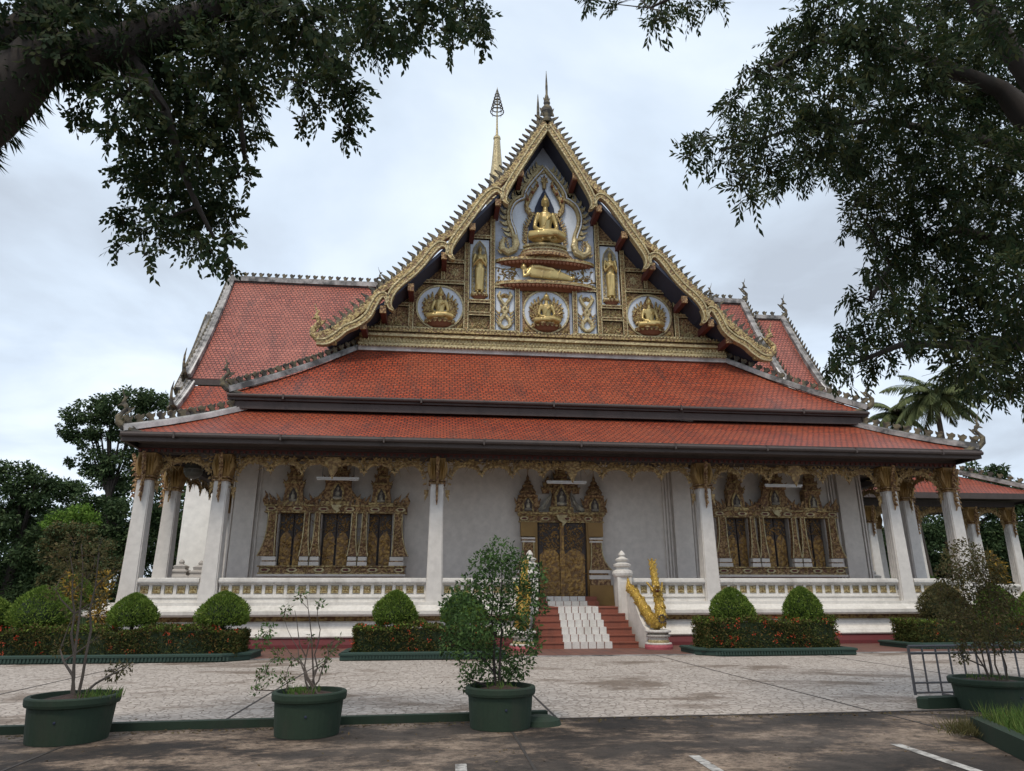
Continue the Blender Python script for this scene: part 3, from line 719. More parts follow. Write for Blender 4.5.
def window(cx):
    y = 2.00; mb = MB()
    X = lambda a: cx + a
    for a, h_ in ((-2.05, .2), (2.05, .2), (-.77, .30), (.77, .30)): mb.box(X(a) - h_, X(a) + h_, y + .001, 2.3, 2.40, 4.1, 'stupa_stone_and_groove_shade')
    mb.box(X(-2.36), X(2.36), y + .001, 2.3, 2.13, 2.398, 'stupa_stone_and_groove_shade'); mb.box(X(-2.33), X(2.33), y + .001, 2.3, 4.102, 4.36, 'brown_carving')
    for a in (-1.45, 0, 1.45): mb.box(X(a) - .24, X(a) + .24, y + .051, 2.3, 4.36, 5.1, 'brown_carving')
    # sill, lintel
    band(mb, X(-2.36), X(2.36), y, 2.13, 2.40); band(mb, X(-2.33), X(2.33), y, 4.10, 4.36)
    mb.box(X(-2.36), X(2.36), y - .24, y, 2.06, 2.13, 'white_plaster')
    mb.box(X(-2.2), X(2.2), 2.26, 2.29, 2.2, 4.2, 'dark_wood')
    for a, sg in ((-2.05, -1), (2.05, 1)):
        mb.box(X(a) - .24, X(a) + .24, y - .2, y, 2.40, 2.52, 'white_plaster'); mb.box(X(a) - .20, X(a) + .20, y - .17, y, 2.52, 2.56, 'brown_carving'); mb.box(X(a) - .22, X(a) + .22, y - .19, y, 2.56, 2.68, 'white_plaster')
        leg_strip(mb, X(a), y, 2.70, 4.1, .30, sg)
    for a in (-.94, -.60, .60, .94):
        mb.box(X(a) - .15, X(a) + .15, y - .2, y, 2.40, 2.52, 'white_plaster'); mb.box(X(a) - .12, X(a) + .12, y - .17, y, 2.52, 2.56, 'brown_carving'); mb.box(X(a) - .14, X(a) + .14, y - .19, y, 2.56, 2.68, 'white_plaster')
        leg_strip(mb, X(a), y, 2.70, 4.1, .19, 0)
    for a in (-.77, .77):
        mb.prism([(X(a), 2.45), (X(a) + .07, 2.7), (X(a), 3.3), (X(a) - .07, 2.7)], y - .09, y, 'gold_carving')
    # crests between the three spires
    for a, b in ((-2.33, -1.85), (-1.1, -.42), (.42, 1.1), (1.85, 2.33)):
        n = 4
        for i in range(n):
            x = X(a + (b - a) * (i + .5) / n); mb.flame((x, y - .12, 4.36), (1 if a > 0 else -1, 0, 0), (0, 0, 1), .30 + .1 * (i % 2), .16, .05, 'brown_carving', .3)
    for sg in (-1, 1):       # rearing serpents at the outer ends and swooping tails to the middle
        mb.tube([(X(sg * 2.30), y - .1, 4.36), (X(sg * 2.38), y - .1, 4.52), (X(sg * 2.30), y - .12, 4.68), (X(sg * 2.38), y - .12, 4.82)], [.07, .06, .05, .015], 'brown_carving')
        mb.tube([(X(sg * 1.15), y - .1, 4.42), (X(sg * .9), y - .1, 4.46), (X(sg * .6), y - .1, 4.62), (X(sg * .42), y - .1, 4.86), (X(sg * .28), y - .1, 5.05)], [.07, .07, .065, .05, .03], 'brown_carving')
    for a in (-1.45, 1.45):
        mb.box(X(a) - .42, X(a) + .42, y - .18, y, 4.36, 4.46, 'gold_carving')
        mb.prism([(X(a) - .34, 4.46), (X(a) + .34, 4.46), (X(a) + .27, 4.95), (X(a) - .27, 4.95)], y - .12, y, 'brown_carving')
        niche_figure(mb, X(a), y - .13, 4.44, .52); spire_tiers(mb, X(a), y, 4.95, .62, 1.0, 3, tip=.25)
    mb.box(X(-.5), X(.5), y - .2, y, 4.36, 4.48, 'gold_carving'); mb.prism([(X(-.5), 4.48), (X(.5), 4.48), (X(.42), 5.1), (X(-.42), 5.1)], y - .12, y, 'brown_carving')
    niche_figure(mb, X(0), y - .14, 4.52, .6); spire_tiers(mb, X(0), y, 5.1, .85, .95, 3, tip=.2)
    mb.flame((X(0), y - .22, 4.36), (1, 0, 0), (0, 0, -1), .28, .34, .05, 'gold_trim', -.3)
    W = mb.build('window', T)
    for a in (-1.62, -1.18, -.22, .22, 1.18, 1.62):
        s = shutter_mb(.40, 1.70); s.v = [(v[0] + X(a) + (.0), v[1] + 2.22, v[2] + 2.40) for v in s.v]; s.build('shutter', W)
window(-7.66); window(7.76)

def door():
    y = 2.22; mb = MB()
    mb.box(-.95, .95, y - .03, y + .02, 1.12, 4.0, 'dark_wood')
    band(mb, -1.50, 1.50, y, 3.88, 4.14, .36); mb.box(-1.54, 1.54, y - .3, y, 4.14, 4.22, 'gold_carving')
    for sg in (-1, 1):
        x = sg * 1.18
        mb.box(min(sg * .86, sg * .98), max(sg * .86, sg * .98), y - .16, y, 1.12, 3.88, 'ochre_paint')
        mb.box(x - .26, x + .26, y - .20, y, 3.40, 3.88, 'ochre_paint'); mb.box(x - .23, x + .23, y - .24, y, 3.30, 3.36, 'white_plaster'); mb.box(x - .23, x + .23, y - .24, y, 3.20, 3.25, 'white_plaster'); mb.box(x - .24, x + .24, y - .22, y, 3.25, 3.30, 'brown_carving')
        leg_strip(mb, x, y - .06, 2.28, 3.20, .40, sg)
        mb.box(x - .36 + sg * .08, x + .36 + sg * .08, y - .28, y, 2.18, 2.28, 'white_plaster'); mb.box(x - .30 + sg * .08, x + .30 + sg * .08, y - .25, y, 2.11, 2.18, 'brown_carving'); mb.box(x - .36 + sg * .08, x + .36 + sg * .08, y - .28, y, 1.98, 2.11, 'white_plaster')
        mb.box(x - .34 + sg * .1, x + .34 + sg * .1, y - .30, y, 1.78, 1.98, 'brown_carving')
        mb.prism([(x - .42 + sg * .12, 1.12), (x + .42 + sg * .12, 1.12), (x + .40 + sg * .1, 1.78), (x - .40 + sg * .1, 1.78)], y - .34, y, 'ochre_paint')
        niche_figure(mb, x, y - .18, 4.24, .55); mb.box(x - .36, x + .36, y - .16, y, 4.22, 4.72, 'brown_carving')
        for s2 in (-1, 1): mb.flame((x + s2 * .36, y - .1, 4.24), (s2, 0, 0), (0, 0, 1), .5, .2, .06, 'brown_carving', .3)
        mb.lathe([(.34, 4.72), (.36, 4.80), (.26, 4.84), (.30, 4.92), (.24, 5.02), (.18, 5.08), (.21, 5.13), (.11, 5.22), (.13, 5.27), (.05, 5.36), (.06, 5.42), (.012, 5.55), (.008, 6.0)], (x, y - .14, 0), 'brown_carving', 12)
        mb.tube([(sg * .80, y - .1, 4.28), (sg * .62, y - .1, 4.40), (sg * .48, y - .1, 4.62), (sg * .36, y - .1, 4.86), (sg * .40, y - .1, 5.02)], [.09, .09, .07, .05, .02], 'grey_relief')
        mb.box(min(sg * .3, sg * .66), max(sg * .3, sg * .66), y - .12, y, 4.9, 5.0, 'brown_carving'); spire_tiers(mb, sg * .46, y, 4.98, .42, .42, 2, tip=.1)
    niche_figure(mb, 0, y - .2, 4.42, .72); mb.box(-.42, .42, y - .19, y, 4.22, 4.42, 'gold_carving'); mb.prism([(-.36, 4.42), (.36, 4.42), (.26, 5.2), (-.26, 5.2)], y - .15, y, 'brown_carving')
    spire_tiers(mb, 0, y, 5.2, .62, .85, 3, tip=.2)
    mb.flame((0, y - .24, 4.22), (1, 0, 0), (0, 0, -1), .5, .44, .05, 'gold_trim', -.3)
    D = mb.build('doorway', T)
    for sg in (-1, 1):
        s = shutter_mb(.74, 2.44); s.v = [(v[0] + sg * .43, v[1] + y - .04, v[2] + 1.42) for v in s.v]; s.build('door_leaf', D)
    c = MB(); c.box(-.07, .07, y - .13, y - .06, 1.42, 3.86, 'shutter_plain'); c.box(-.09, .09, y - .16, y - .13, 2.4, 2.9, 'shutter_plain'); c.build('door_post', D)
    t = MB(); t.box(-.9, .9, y - .25, y, 1.12, 1.42, 'red_wood'); t.build('threshold', D)
door()

# ---- stairs with a white tiled strip down the middle
mb = MB(); st = MB()
R_, TR = .1866, .25
for k in range(6):
    y0 = -1.60 + k * TR; z1 = (k + 1) * R_; wd = 1.46 - k * .02
    y1 = .05
    mb.box(-wd, wd, y0, y1, z1 - R_, z1, 'terracotta_step')
    mb.box(-wd, wd, y0 - .025, y0 + .05, z1 - .035, z1 + .004, 'terracotta_step')
    wv = .70 - k * .015
    nt_ = 6
    for i in range(nt_):
        a = -wv + i * 2 * wv / nt_ + .012; b = -wv + (i + 1) * 2 * wv / nt_ - .012
        st.box(a, b, y0 - .03, y0 + TR, z1 - R_ + .012, z1 + .010, 'white_tile')
st0 = st; st = MB()
for k in range(2):                     # two more up to the door
    y0 = 1.35 + k * .3; z1 = 1.12 + (k + 1) * .15
    mb.box(-1.05, 1.05, y0, 2.0, 1.12, z1, 'terracotta_step')
    for i in range(5):
        a = -.66 + i * .264 + .01; b = a + .244
        st.box(a, b, y0 - .02, y0 + .3, z1 - .14, z1 + .006, 'white_tile')
for j in range(3):
    for i in range(5): st.box(-.66 + i * .264 + .01, -.66 + i * .264 + .254, .08 + j * .42, .08 + j * .42 + .40, 1.12, 1.134, 'white_tile')
S = mb.build('staircase', T); st.build('landing_tiles', S); st0.build('tile_strip', S)
# ---- side walls of the stair, gate posts
for sg in (-1, 1):
    mb = MB()
    pr = [(-.35, 0), (-2.0, 0), (-2.0, .42), (-1.85, .48), (-1.6, .60), (-1.35, .82), (-1.1, 1.15), (-.9, 1.42), (-.72, 1.58), (-.35, 1.62)]
    def X(y, o): return sg * (1.47 + o + max(0, (-.4 - y)) * .14)
    n = len(pr)
    a = [(X(y, 0), y, z) for y, z in pr]; b = [(X(y, .24), y, z) for y, z in pr]
    if sg < 0: a, b = b, a
    mb.add(a + b, [tuple(range(n)), tuple(reversed(range(n, 2 * n)))] + [((i + 1) % n, i, i + n, (i + 1) % n + n) for i in range(n)], 'white_paint')
    mb.build('stair_wall', T)
    mb = MB(); cx = sg * 1.45; cy = -.25
    mb.box(cx - .22, cx + .22, cy - .22, cy + .22, .1, 1.98, 'white_paint'); mb.box(cx - .13, cx + .13, cy - .235, cy - .22, .6, 1.85, 'column_white')
    mb.box(cx - .26, cx + .26, cy - .26, cy + .26, .1, .35, 'white_paint')
    mb.lathe([(.25, 0), (.30, .05), (.32, .12), (.30, .2), (.2, .24), (.19, .30)], (cx, cy, 1.98), 'white_paint', 16, sq=False)
    P = mb.build('gate_post', T)
    f = MB(); f.lathe([(.17, 0), (.27, .04), (.28, .10), (.17, .14), (.13, .18), (.20, .22), (.21, .26), (.12, .30), (.07, .34), (.11, .39), (.09, .44), (.02, .52)], (cx, cy, 2.27), 'white_paint', 16)
    f.build('finial', P)

# ================================================================== roofs
def slab(mb, pts, mat, under, th=.14):
    """roof plane with thickness: pts counter-clockwise seen from outside"""
    P = [Vector(p) for p in pts]; n = (P[1] - P[0]).cross(P[2] - P[0]).normalized()
    if n.z < 0: P = P[::-1]; n = -n
    mb.poly(P, mat); Q = [p - n * th for p in P]; mb.poly(Q[::-1], under); k = len(P)
    for i in range(k): mb.poly([P[(i + 1) % k], P[i], Q[i], Q[(i + 1) % k]], under)
def curved_roof(mb, lo, hi, mat, sag=.12, n=5):
    """lo,hi: (left,right) corner pairs of eave and top; slight concave sweep"""
    rows = []
    for i in range(n + 1):
        t = i / n; s = -sag * math.sin(math.pi * t)
        rows.append([Vector(lo[k]).lerp(Vector(hi[k]), t) + Vector((0, 0, s)) for k in range(2)])
    for a, b in zip(rows, rows[1:]): slab(mb, [a[0], a[1], b[1], b[0]], mat, 'dark_wood', .12)
    return rows
def crest_line(mb, a, b, m, step=.34, h=.30, w_=.2, out=None, lean=.2, th=.07):
    a, b = Vector(a), Vector(b); d = (b - a); L = d.length; d.normalize(); u = Vector((0, 0, 1)) if out is None else Vector(out)
    u = (u - d * u.dot(d)).normalized(); n = int(L / step)
    for i in range(n):
        p = a + d * ((i + .5) * L / n); mb.flame(p, d, u, h * rnd.uniform(.9, 1.08), w_, th, m, lean)
def merlon_line(mb, a, b, m, step=.36, h=.30):
    a, b = Vector(a), Vector(b); d = (b - a); L = d.length; d.normalize(); u = (Vector((0, 0, 1)) - d * d.z).normalized(); s = d.cross(u).normalized() * .045; n = int(L / step); mb.beam(a, b, .07, .05, m)
    for i in range(n):
        p = a + d * ((i + .5) * L / n)
        prof = [(-.09, 0), (.09, 0), (.07, h * .35), (.12, h * .55), (.15, h * .95), (.05, h * .80), (-.02, h * 1.05), (-.12, h * .85), (-.12, h * .55), (-.07, h * .35)]
        q = [p + d * x + u * z - s for x, z in prof]; q2 = [v + 2 * s for v in q]; k = len(prof)
        mb.add(q + q2, [tuple(range(k)), tuple(reversed(range(k, 2 * k)))] + [((i2 + 1) % k, i2, i2 + k, (i2 + 1) % k + k) for i2 in range(k)], m)
def cap(mb, a, b, w_=.30, h=.18, m='mortar'):
    a, b = Vector(a) + Vector((0, 0, .06)), Vector(b) + Vector((0, 0, .06)); mb.beam(a, b, w_, h, m); mb.beam(a + Vector((0, 0, h * .6)), b + Vector((0, 0, h * .6)), w_ * .5, h * .5, m)
def serpent(name, pos, d, h, parent, m='old_crest', fat=1.0):
    """rearing serpent finial: chest out, neck curved back, thin pointed crest"""
    mb = MB(); p = Vector(pos); d = Vector(d).normalized(); z = Vector((0, 0, 1))
    prof = [(-.55, -.12), (-.25, -.10), (.02, .0), (.17, .14), (.20, .28), (.10, .40), (.02, .50), (.06, .60), (.13, .68), (.10, .80), (.16, .92), (.20, 1.05)]
    rad = [.07, .10, .12, .12, .10, .075, .07, .085, .065, .035, .022, .006]
    pts = [p + d * (a * h) + z * (b * h * 1.1) for a, b in prof]; mb.tube(pts, [r * h * .9 * fat for r in rad], m, 8, .8)
    mb.tube([pts[7], pts[7] + d * .12 * h + z * .01 * h, pts[7] + d * .20 * h - z * .03 * h], [.05 * h, .035 * h, .012 * h], m, 6)
    for i in (1, 2, 3, 4, 5, 6): mb.flame(pts[i] - d * .04 * h, z if i > 2 else d, -d if i > 2 else z, .17 * h, .12 * h, .04 * h, m, .3)
    for i in (8, 9): mb.flame(pts[i], z, -d, .08 * h, .10 * h, .03 * h, m, .3)
    return mb.build(name, parent)

E1z, E1x, E1y = 6.02, 13.45, -1.30
H1 = (10.9, 1.55, 7.50)
lower = MB()
curved_roof(lower, [(-E1x, E1y, E1z), (E1x, E1y, E1z)], [(-H1[0], H1[1], H1[2]), (H1[0], H1[1], H1[2])], 'tiles_red', .07, 3)
for s in (-1, 1): curved_roof(lower, [(s * E1x, E1y, E1z), (s * E1x, 10, E1z)], [(s * H1[0], H1[1], H1[2]), (s * H1[0], 10, H1[2])], 'tiles_red', .07, 3)
LR = lower.build('lower_roof', T)
mb = MB()
sweep(mb, [(-E1x, 10), (-E1x, E1y), (E1x, E1y), (E1x, 10)], [(-.10, 5.74), (.02, 5.74), (.02, 5.86), (.05, 5.86), (.05, 6.02), (-.10, 6.02)], 'dark_wood', side=1)
mb.tube([(-E1x, E1y - .10, 5.93), (E1x, E1y - .10, 5.90)], .065, 'dark_wood', 8)
for i in range(9): mb.box(-12 + i * 3, -11.95 + i * 3, E1y - .17, E1y - .04, 5.82, 6.0, 'dark_wood')
mb.box(-13.3, 13.3, E1y + .1, -.25, 5.86, 5.90, 'dark_wood')
mb.build('eave_gutter', LR)
for s in (-1, 1):
    hp = MB(); cr_ = MB(); a = (s * (E1x + .02), E1y - .02, E1z + .02); b = (s * H1[0], H1[1], H1[2] + .0)
    rows = [Vector(a).lerp(Vector(b), t) + Vector((0, 0, -.07 * math.sin(math.pi * t))) for t in (0, .33, .66, 1)]
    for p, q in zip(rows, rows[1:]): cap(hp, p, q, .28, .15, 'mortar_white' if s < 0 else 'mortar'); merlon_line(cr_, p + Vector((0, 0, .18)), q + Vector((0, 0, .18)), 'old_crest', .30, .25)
    hp.build('hip_ridge', LR); cr_.build('ridge_crest', LR)
for s in (-1, 1): serpent('serpent_finial', (s * (E1x - .02), E1y, E1z + .12), (s, -.25, 0), 1.0, LR, fat=.95)

E2x, E2y, E2z = 11.38, 1.16, 7.95
H2 = (7.66, 4.66, 10.92)
up = MB()
curved_roof(up, [(-E2x, E2y, E2z), (E2x, E2y, E2z)], [(-H2[0], H2[1], H2[2]), (H2[0], H2[1], H2[2])], 'tiles_red', .13, 4)
for s in (-1, 1): curved_roof(up, [(s * E2x, E2y, E2z), (s * E2x, 11, E2z)], [(s * H2[0], H2[1], H2[2]), (s * H2[0], 11, H2[2])], 'tiles_red', .13, 4)
UR = up.build('upper_roof', T)
mb = MB()
sweep(mb, [(-E2x, 11), (-E2x, E2y), (E2x, E2y), (E2x, 11)], [(-.10, 7.74), (.02, 7.74), (.02, 7.95), (-.10, 7.95)], 'dark_wood', side=1)
sweep(mb, [(-E2x + .05, 11), (-E2x + .05, E2y + .05), (E2x - .05, E2y + .05), (E2x - .05, 11)], [(-.12, 7.46), (-.02, 7.46), (-.02, 7.72), (-.12, 7.72)], 'dark_wood', side=1)
mb.tube([(-E2x, E2y - .08, 7.88), (E2x, E2y - .08, 7.85)], .06, 'dark_wood', 8)
for i in range(5): mb.box(-9.6 + i * 4.6, -9.54 + i * 4.6, E2y - .15, E2y + .02, 7.76, 7.94, 'dark_wood')
mb.build('eave_fascia', UR)
for s in (-1, 1):
    hp = MB(); cr_ = MB(); a = (s * (E2x + .02), E2y - .02, E2z + .05); b = (s * H2[0], H2[1], H2[2] + .02)
    rows = [Vector(a).lerp(Vector(b), t) + Vector((0, 0, -.11 * math.sin(math.pi * t))) for t in (0, .33, .66, 1)]
    for p, q in zip(rows, rows[1:]): cap(hp, p, q, .28, .16, 'mortar'); merlon_line(cr_, p + Vector((0, 0, .18)), q + Vector((0, 0, .18)), 'old_crest', .30, .25)
    hp.build('hip_ridge', UR); cr_.build('ridge_crest', UR)
hp = MB(); hp.box(-7.72, 7.72, 4.50, 4.66, 10.86, 11.04, 'mortar_white'); hp.build('ridge_cap', UR)
for s in (-1, 1): serpent('serpent_finial', (s * (E2x + .05), E2y, E2z + .15), (s, -.2, 0), 1.0, UR, fat=.9)

# ---- cross roof behind (ridge level with the facade)
cross = MB()
RY, EY, EZ = 15.0, 10.45, 11.25
curved_roof(cross, [(-16.1, EY, EZ), (13.8, EY, EZ)], [(-16.1, RY, 18.42), (13.8, RY, 18.42)], 'tiles_faded', .35, 6)
curved_roof(cross, [(-16.1, 2 * RY - EY, EZ), (13.8, 2 * RY - EY, EZ)], [(-16.1, RY, 18.42), (13.8, RY, 18.42)], 'tiles_faded', .35, 6)
curved_roof(cross, [(13.7, EY, EZ - .75), (16.24, EY, EZ - .75)], [(13.7, RY, 17.5), (16.24, RY, 17.5)], 'tiles_faded', .3, 6)
curved_roof(cross, [(13.7, 2 * RY - EY, EZ - .75), (16.24, 2 * RY - EY, EZ - .75)], [(13.7, RY, 17.5), (16.24, RY, 17.5)], 'tiles_faded', .3, 6)
curved_roof(cross, [(-15.75, 8.7, 9.25), (-8, 8.7, 9.25)], [(-15.9, 10.3, 10.85), (-8, 10.3, 10.85)], 'tiles_red', .06, 2)
cross.poly([(-15.7, EY + .4, EZ), (-15.7, RY, 18.0), (-15.7, 2 * RY - EY - .4, EZ)], 'dark_wood'); cross.poly([(15.9, EY + .4, EZ - .7), (15.9, RY, 17.2), (15.9, 2 * RY - EY - .4, EZ - .7)], 'dark_wood')
cross.box(-16.1, 13.8, EY, EY + .1, EZ - .30, EZ - .02, 'dark_wood'); cross.box(-15.7, 13.2, EY + .3, EY + .4, EZ - .7, EZ - .2, 'dark_wood'); cross.box(-15.7, -8, 8.72, 8.8, 9.0, 9.22, 'dark_wood')
cross.box(13.2, 16.2, EY, EY + .1, EZ - 1.0, EZ - .8, 'dark_wood')
CR = cross.build('cross_roof', T)
def barge_side(x, y0, z0, y1, z1, sag, sgn, cresth=.26):
    mb = MB(); cm = MB(); n = 7; P = []
    for i in range(n + 1):
        t = i / n; P.append(Vector((x, y0 + (y1 - y0) * t, z0 + (z1 - z0) * t - sag * math.sin(math.pi * t) + .1)))
    for a, b in zip(P, P[1:]):
        mb.beam(a, b, .36, .22, 'mortar', (0, 0, 1)); mb.beam(a + Vector((sgn * .10, 0, .12)), b + Vector((sgn * .10, 0, .12)), .14, .12, 'mortar'); mb.beam(a + Vector((-sgn * .12, 0, .12)), b + Vector((-sgn * .12, 0, .12)), .07, .08, 'mortar_white')
        mb.beam(a + Vector((sgn * .2, 0, -.15)), b + Vector((sgn * .2, 0, -.15)), .08, .40, 'old_crest', (0, 0, 1))
        crest_line(cm, a + Vector((sgn * .14, 0, .14)), b + Vector((sgn * .14, 0, .14)), 'old_crest', .30, cresth, .18, (sgn * .25, 0, 1), .25, .07)
    mb.build('bargeboard', CR); cm.build('ridge_crest', CR)
barge_side(-16.1, EY - .1, EZ, RY, 18.42, .35, -1, .12); barge_side(13.8, EY - .1, EZ, RY, 18.42, .35, 1); barge_side(16.24, EY - .1, EZ - .75, RY, 17.5, .3, 1)
barge_side(-15.85, 8.6, 9.2, 10.3, 10.85, .06, -1, .12)
barge_side(-16.42, EY + .1, EZ - .6, RY - 1.6, 15.6, .3, -1, .06)
mb = MB(); cm = MB()
cap(mb, (-16.1, RY, 18.45), (13.8, RY, 18.45), .34, .24); merlon_line(cm, (-15.6, RY, 18.72), (13.3, RY, 18.72), 'old_crest', .42, .26)
mb.build('ridge_cap', CR); cm.build('ridge_crest', CR); mb = MB(); cm = MB(); cap(mb, (13.9, RY, 17.5), (16.24, RY, 17.5), .3, .2); merlon_line(cm, (13.9, RY, 17.72), (15.9, RY, 17.72), 'old_crest', .48, .26)
mb.build('ridge_cap', CR); cm.build('ridge_crest', CR)
serpent('serpent_finial', (13.9, RY, 18.7), (1, 0, 0), 1.25, CR, fat=.7); serpent('serpent_finial', (16.3, RY, 17.7), (1, 0, 0), 1.3, CR, fat=.7)
serpent('serpent_finial', (-16.1, RY, 18.7), (-1, 0, 0), .9, CR, fat=.7)
for (x, y, z, h) in ((-16.15, EY - .1, EZ + .1, 1.35), (-15.8, 8.5, 9.3, 1.2)):
    m2 = MB(); m2.tube([(x, y + .5, z + .15), (x, y + .1, z), (x - .05, y - .15, z + .12), (x - .1, y - .2, z + h * .4), (x - .14, y - .12, z + h * .7), (x - .1, y - .1, z + h)], [.1, .13, .11, .07, .05, .012], 'old_crest'); m2.build('serpent_finial', CR)
cm = MB()
crest_line(cm, (8.9, 6, 11.4), (10.4, 4.6, 10.6), 'old_crest', .4, .3)

# ---- spire over the crossing
SXc = -1.2
mb = MB()
mb.lathe([(1.9, 17.5), (1.9, 20.2), (1.6, 20.4), (1.5, 21.4), (1.2, 21.6), (1.1, 22.6), (.9, 22.8), (.85, 23.6), (.66, 23.9), (.56, 25.2), (.46, 26.0), (.34, 27.0), (.26, 28.0), (.20, 28.9), (.24, 28.95), (.22, 29.1), (.10, 29.15), (.07, 29.6), (.04, 30.9), (.03, 32.5), (.01, 32.9)], (SXc, RY, 0), 'gold_trim', 8)
for z, r in ((24.3, .7),): mb.lathe([(r * .9, z), (r, z + .06), (r * .85, z + .12)], (SXc, RY, 0), 'gold_carving', 8)
SP = mb.build('spire', T)
mb = MB()
for i in range(6):
    z = 31.0 + i * .26; r = .42 - i * .058
    pts = [(SXc + r * math.cos(a * math.pi / 8), RY + r * math.sin(a * math.pi / 8), z) for a in range(17)]; mb.tube(pts, .035, 'old_crest', 5)
    for a in range(4): mb.tube([(SXc, RY, z + .02), (SXc + r * math.cos(a * 1.57), RY + r * math.sin(a * 1.57), z)], .015, 'old_crest', 4)
for a in range(8):
    c_, s_ = math.cos(a * math.pi / 4), math.sin(a * math.pi / 4); mb.tube([(SXc + .36 * c_, RY + .36 * s_, 30.8), (SXc + .42 * c_, RY + .42 * s_, 31.0), (SXc + .13 * c_, RY + .13 * s_, 32.3), (SXc, RY, 32.8)], .014, 'old_crest', 4)
mb.build('tiered_parasol', SP)

# ---- the front gable
GY0, GY = 3.30, 4.66
segs = [
 ([(0, 21.12), (-.5, 20.28), (-1.0, 19.38), (-1.45, 18.55), (-1.75, 17.95), (-1.90, 17.5), (-1.86, 17.22), (-1.72, 17.1)], [.34, .34, .34, .34, .34, .30, .20, .08]),
 ([(-2.02, 17.22), (-1.98, 17.5), (-2.12, 17.72), (-2.35, 17.72), (-2.68, 17.38), (-3.08, 16.75), (-3.5, 16.05), (-3.85, 15.5), (-4.08, 15.05), (-4.12, 14.72), (-4.02, 14.5), (-3.9, 14.42)], [.08, .2, .28, .34, .36, .36, .36, .36, .34, .28, .2, .08]),
 ([(-4.25, 14.6), (-4.2, 14.88), (-4.32, 15.06), (-4.55, 15.05), (-4.85, 14.72), (-5.18, 14.2), (-5.6, 13.68), (-6.0, 13.3), (-6.30, 12.9), (-6.42, 12.5), (-6.36, 12.22), (-6.22, 12.1)], [.08, .2, .28, .34, .36, .36, .36, .36, .34, .28, .2, .08]),
 ([(-6.55, 12.3), (-6.5, 12.55), (-6.62, 12.74), (-6.82, 12.66), (-7.02, 12.28), (-7.2, 11.86), (-7.55, 11.52), (-8.0, 11.28), (-8.35, 10.95), (-8.7, 10.72), (-9.05, 10.70)], [.08, .2, .28, .34, .36, .36, .36, .38, .38, .36, .30])]
def ribbon(mb, pts, wd, y0, y1, m, k=1.0, off=0.0):
    n = len(pts); L_, R_ = [], []
    for i, (x, z) in enumerate(pts):
        a = pts[max(0, i - 1)]; b = pts[min(n - 1, i + 1)]; dx_, dz_ = b[0] - a[0], b[1] - a[1]; l = math.hypot(dx_, dz_); nx, nz = -dz_ / l, dx_ / l
        h = wd[i] / 2 * k; o_ = off * wd[i] / 2
        L_.append((x + nx * (o_ + h), z + nz * (o_ + h))); R_.append((x + nx * (o_ - h), z + nz * (o_ - h)))
    for i in range(n - 1):
        q = [L_[i], L_[i + 1], R_[i + 1], R_[i]]
        mb.add([(x, y0, z) for x, z in q] + [(x, y1, z) for x, z in q], [(0, 1, 2, 3), (7, 6, 5, 4), (0, 4, 5, 1), (3, 2, 6, 7), (0, 3, 7, 4), (1, 5, 6, 2)], m)
def smooth_path(pts, wd, k=4):
    P, W = [], []
    for i in range(len(pts) - 1):
        p0, p1, p2, p3 = pts[max(0, i - 1)], pts[i], pts[i + 1], pts[min(len(pts) - 1, i + 2)]
        for j in range(k):
            t = j / k
            P.append(tuple(.5 * ((2 * p1[c]) + (-p0[c] + p2[c]) * t + (2 * p0[c] - 5 * p1[c] + 4 * p2[c] - p3[c]) * t * t + (-p0[c] + 3 * p1[c] - 3 * p2[c] + p3[c]) * t ** 3) for c in range(2)))
            W.append(wd[i] * (1 - t) + wd[i + 1] * t)
    P.append(pts[-1]); W.append(wd[-1]); return P, W
GR = MB()
prof = [(0, 21.2), (-2.05, 17.75), (-4.3, 15.0), (-6.5, 12.6), (-8.75, 10.75)]
for s in (-1, 1):
    for a, b in zip(prof, prof[1:]):
        q = [(-s * a[0], GY0 + .1, a[1]), (-s * b[0], GY0 + .1, b[1]), (-s * b[0], 17 if b[0] > -3 else 13, b[1]), (-s * a[0], 17, a[1])]
        slab(GR, q, 'tiles_faded', 'navy_soffit', .12)
GRo = GR.build('gable_roof', T)
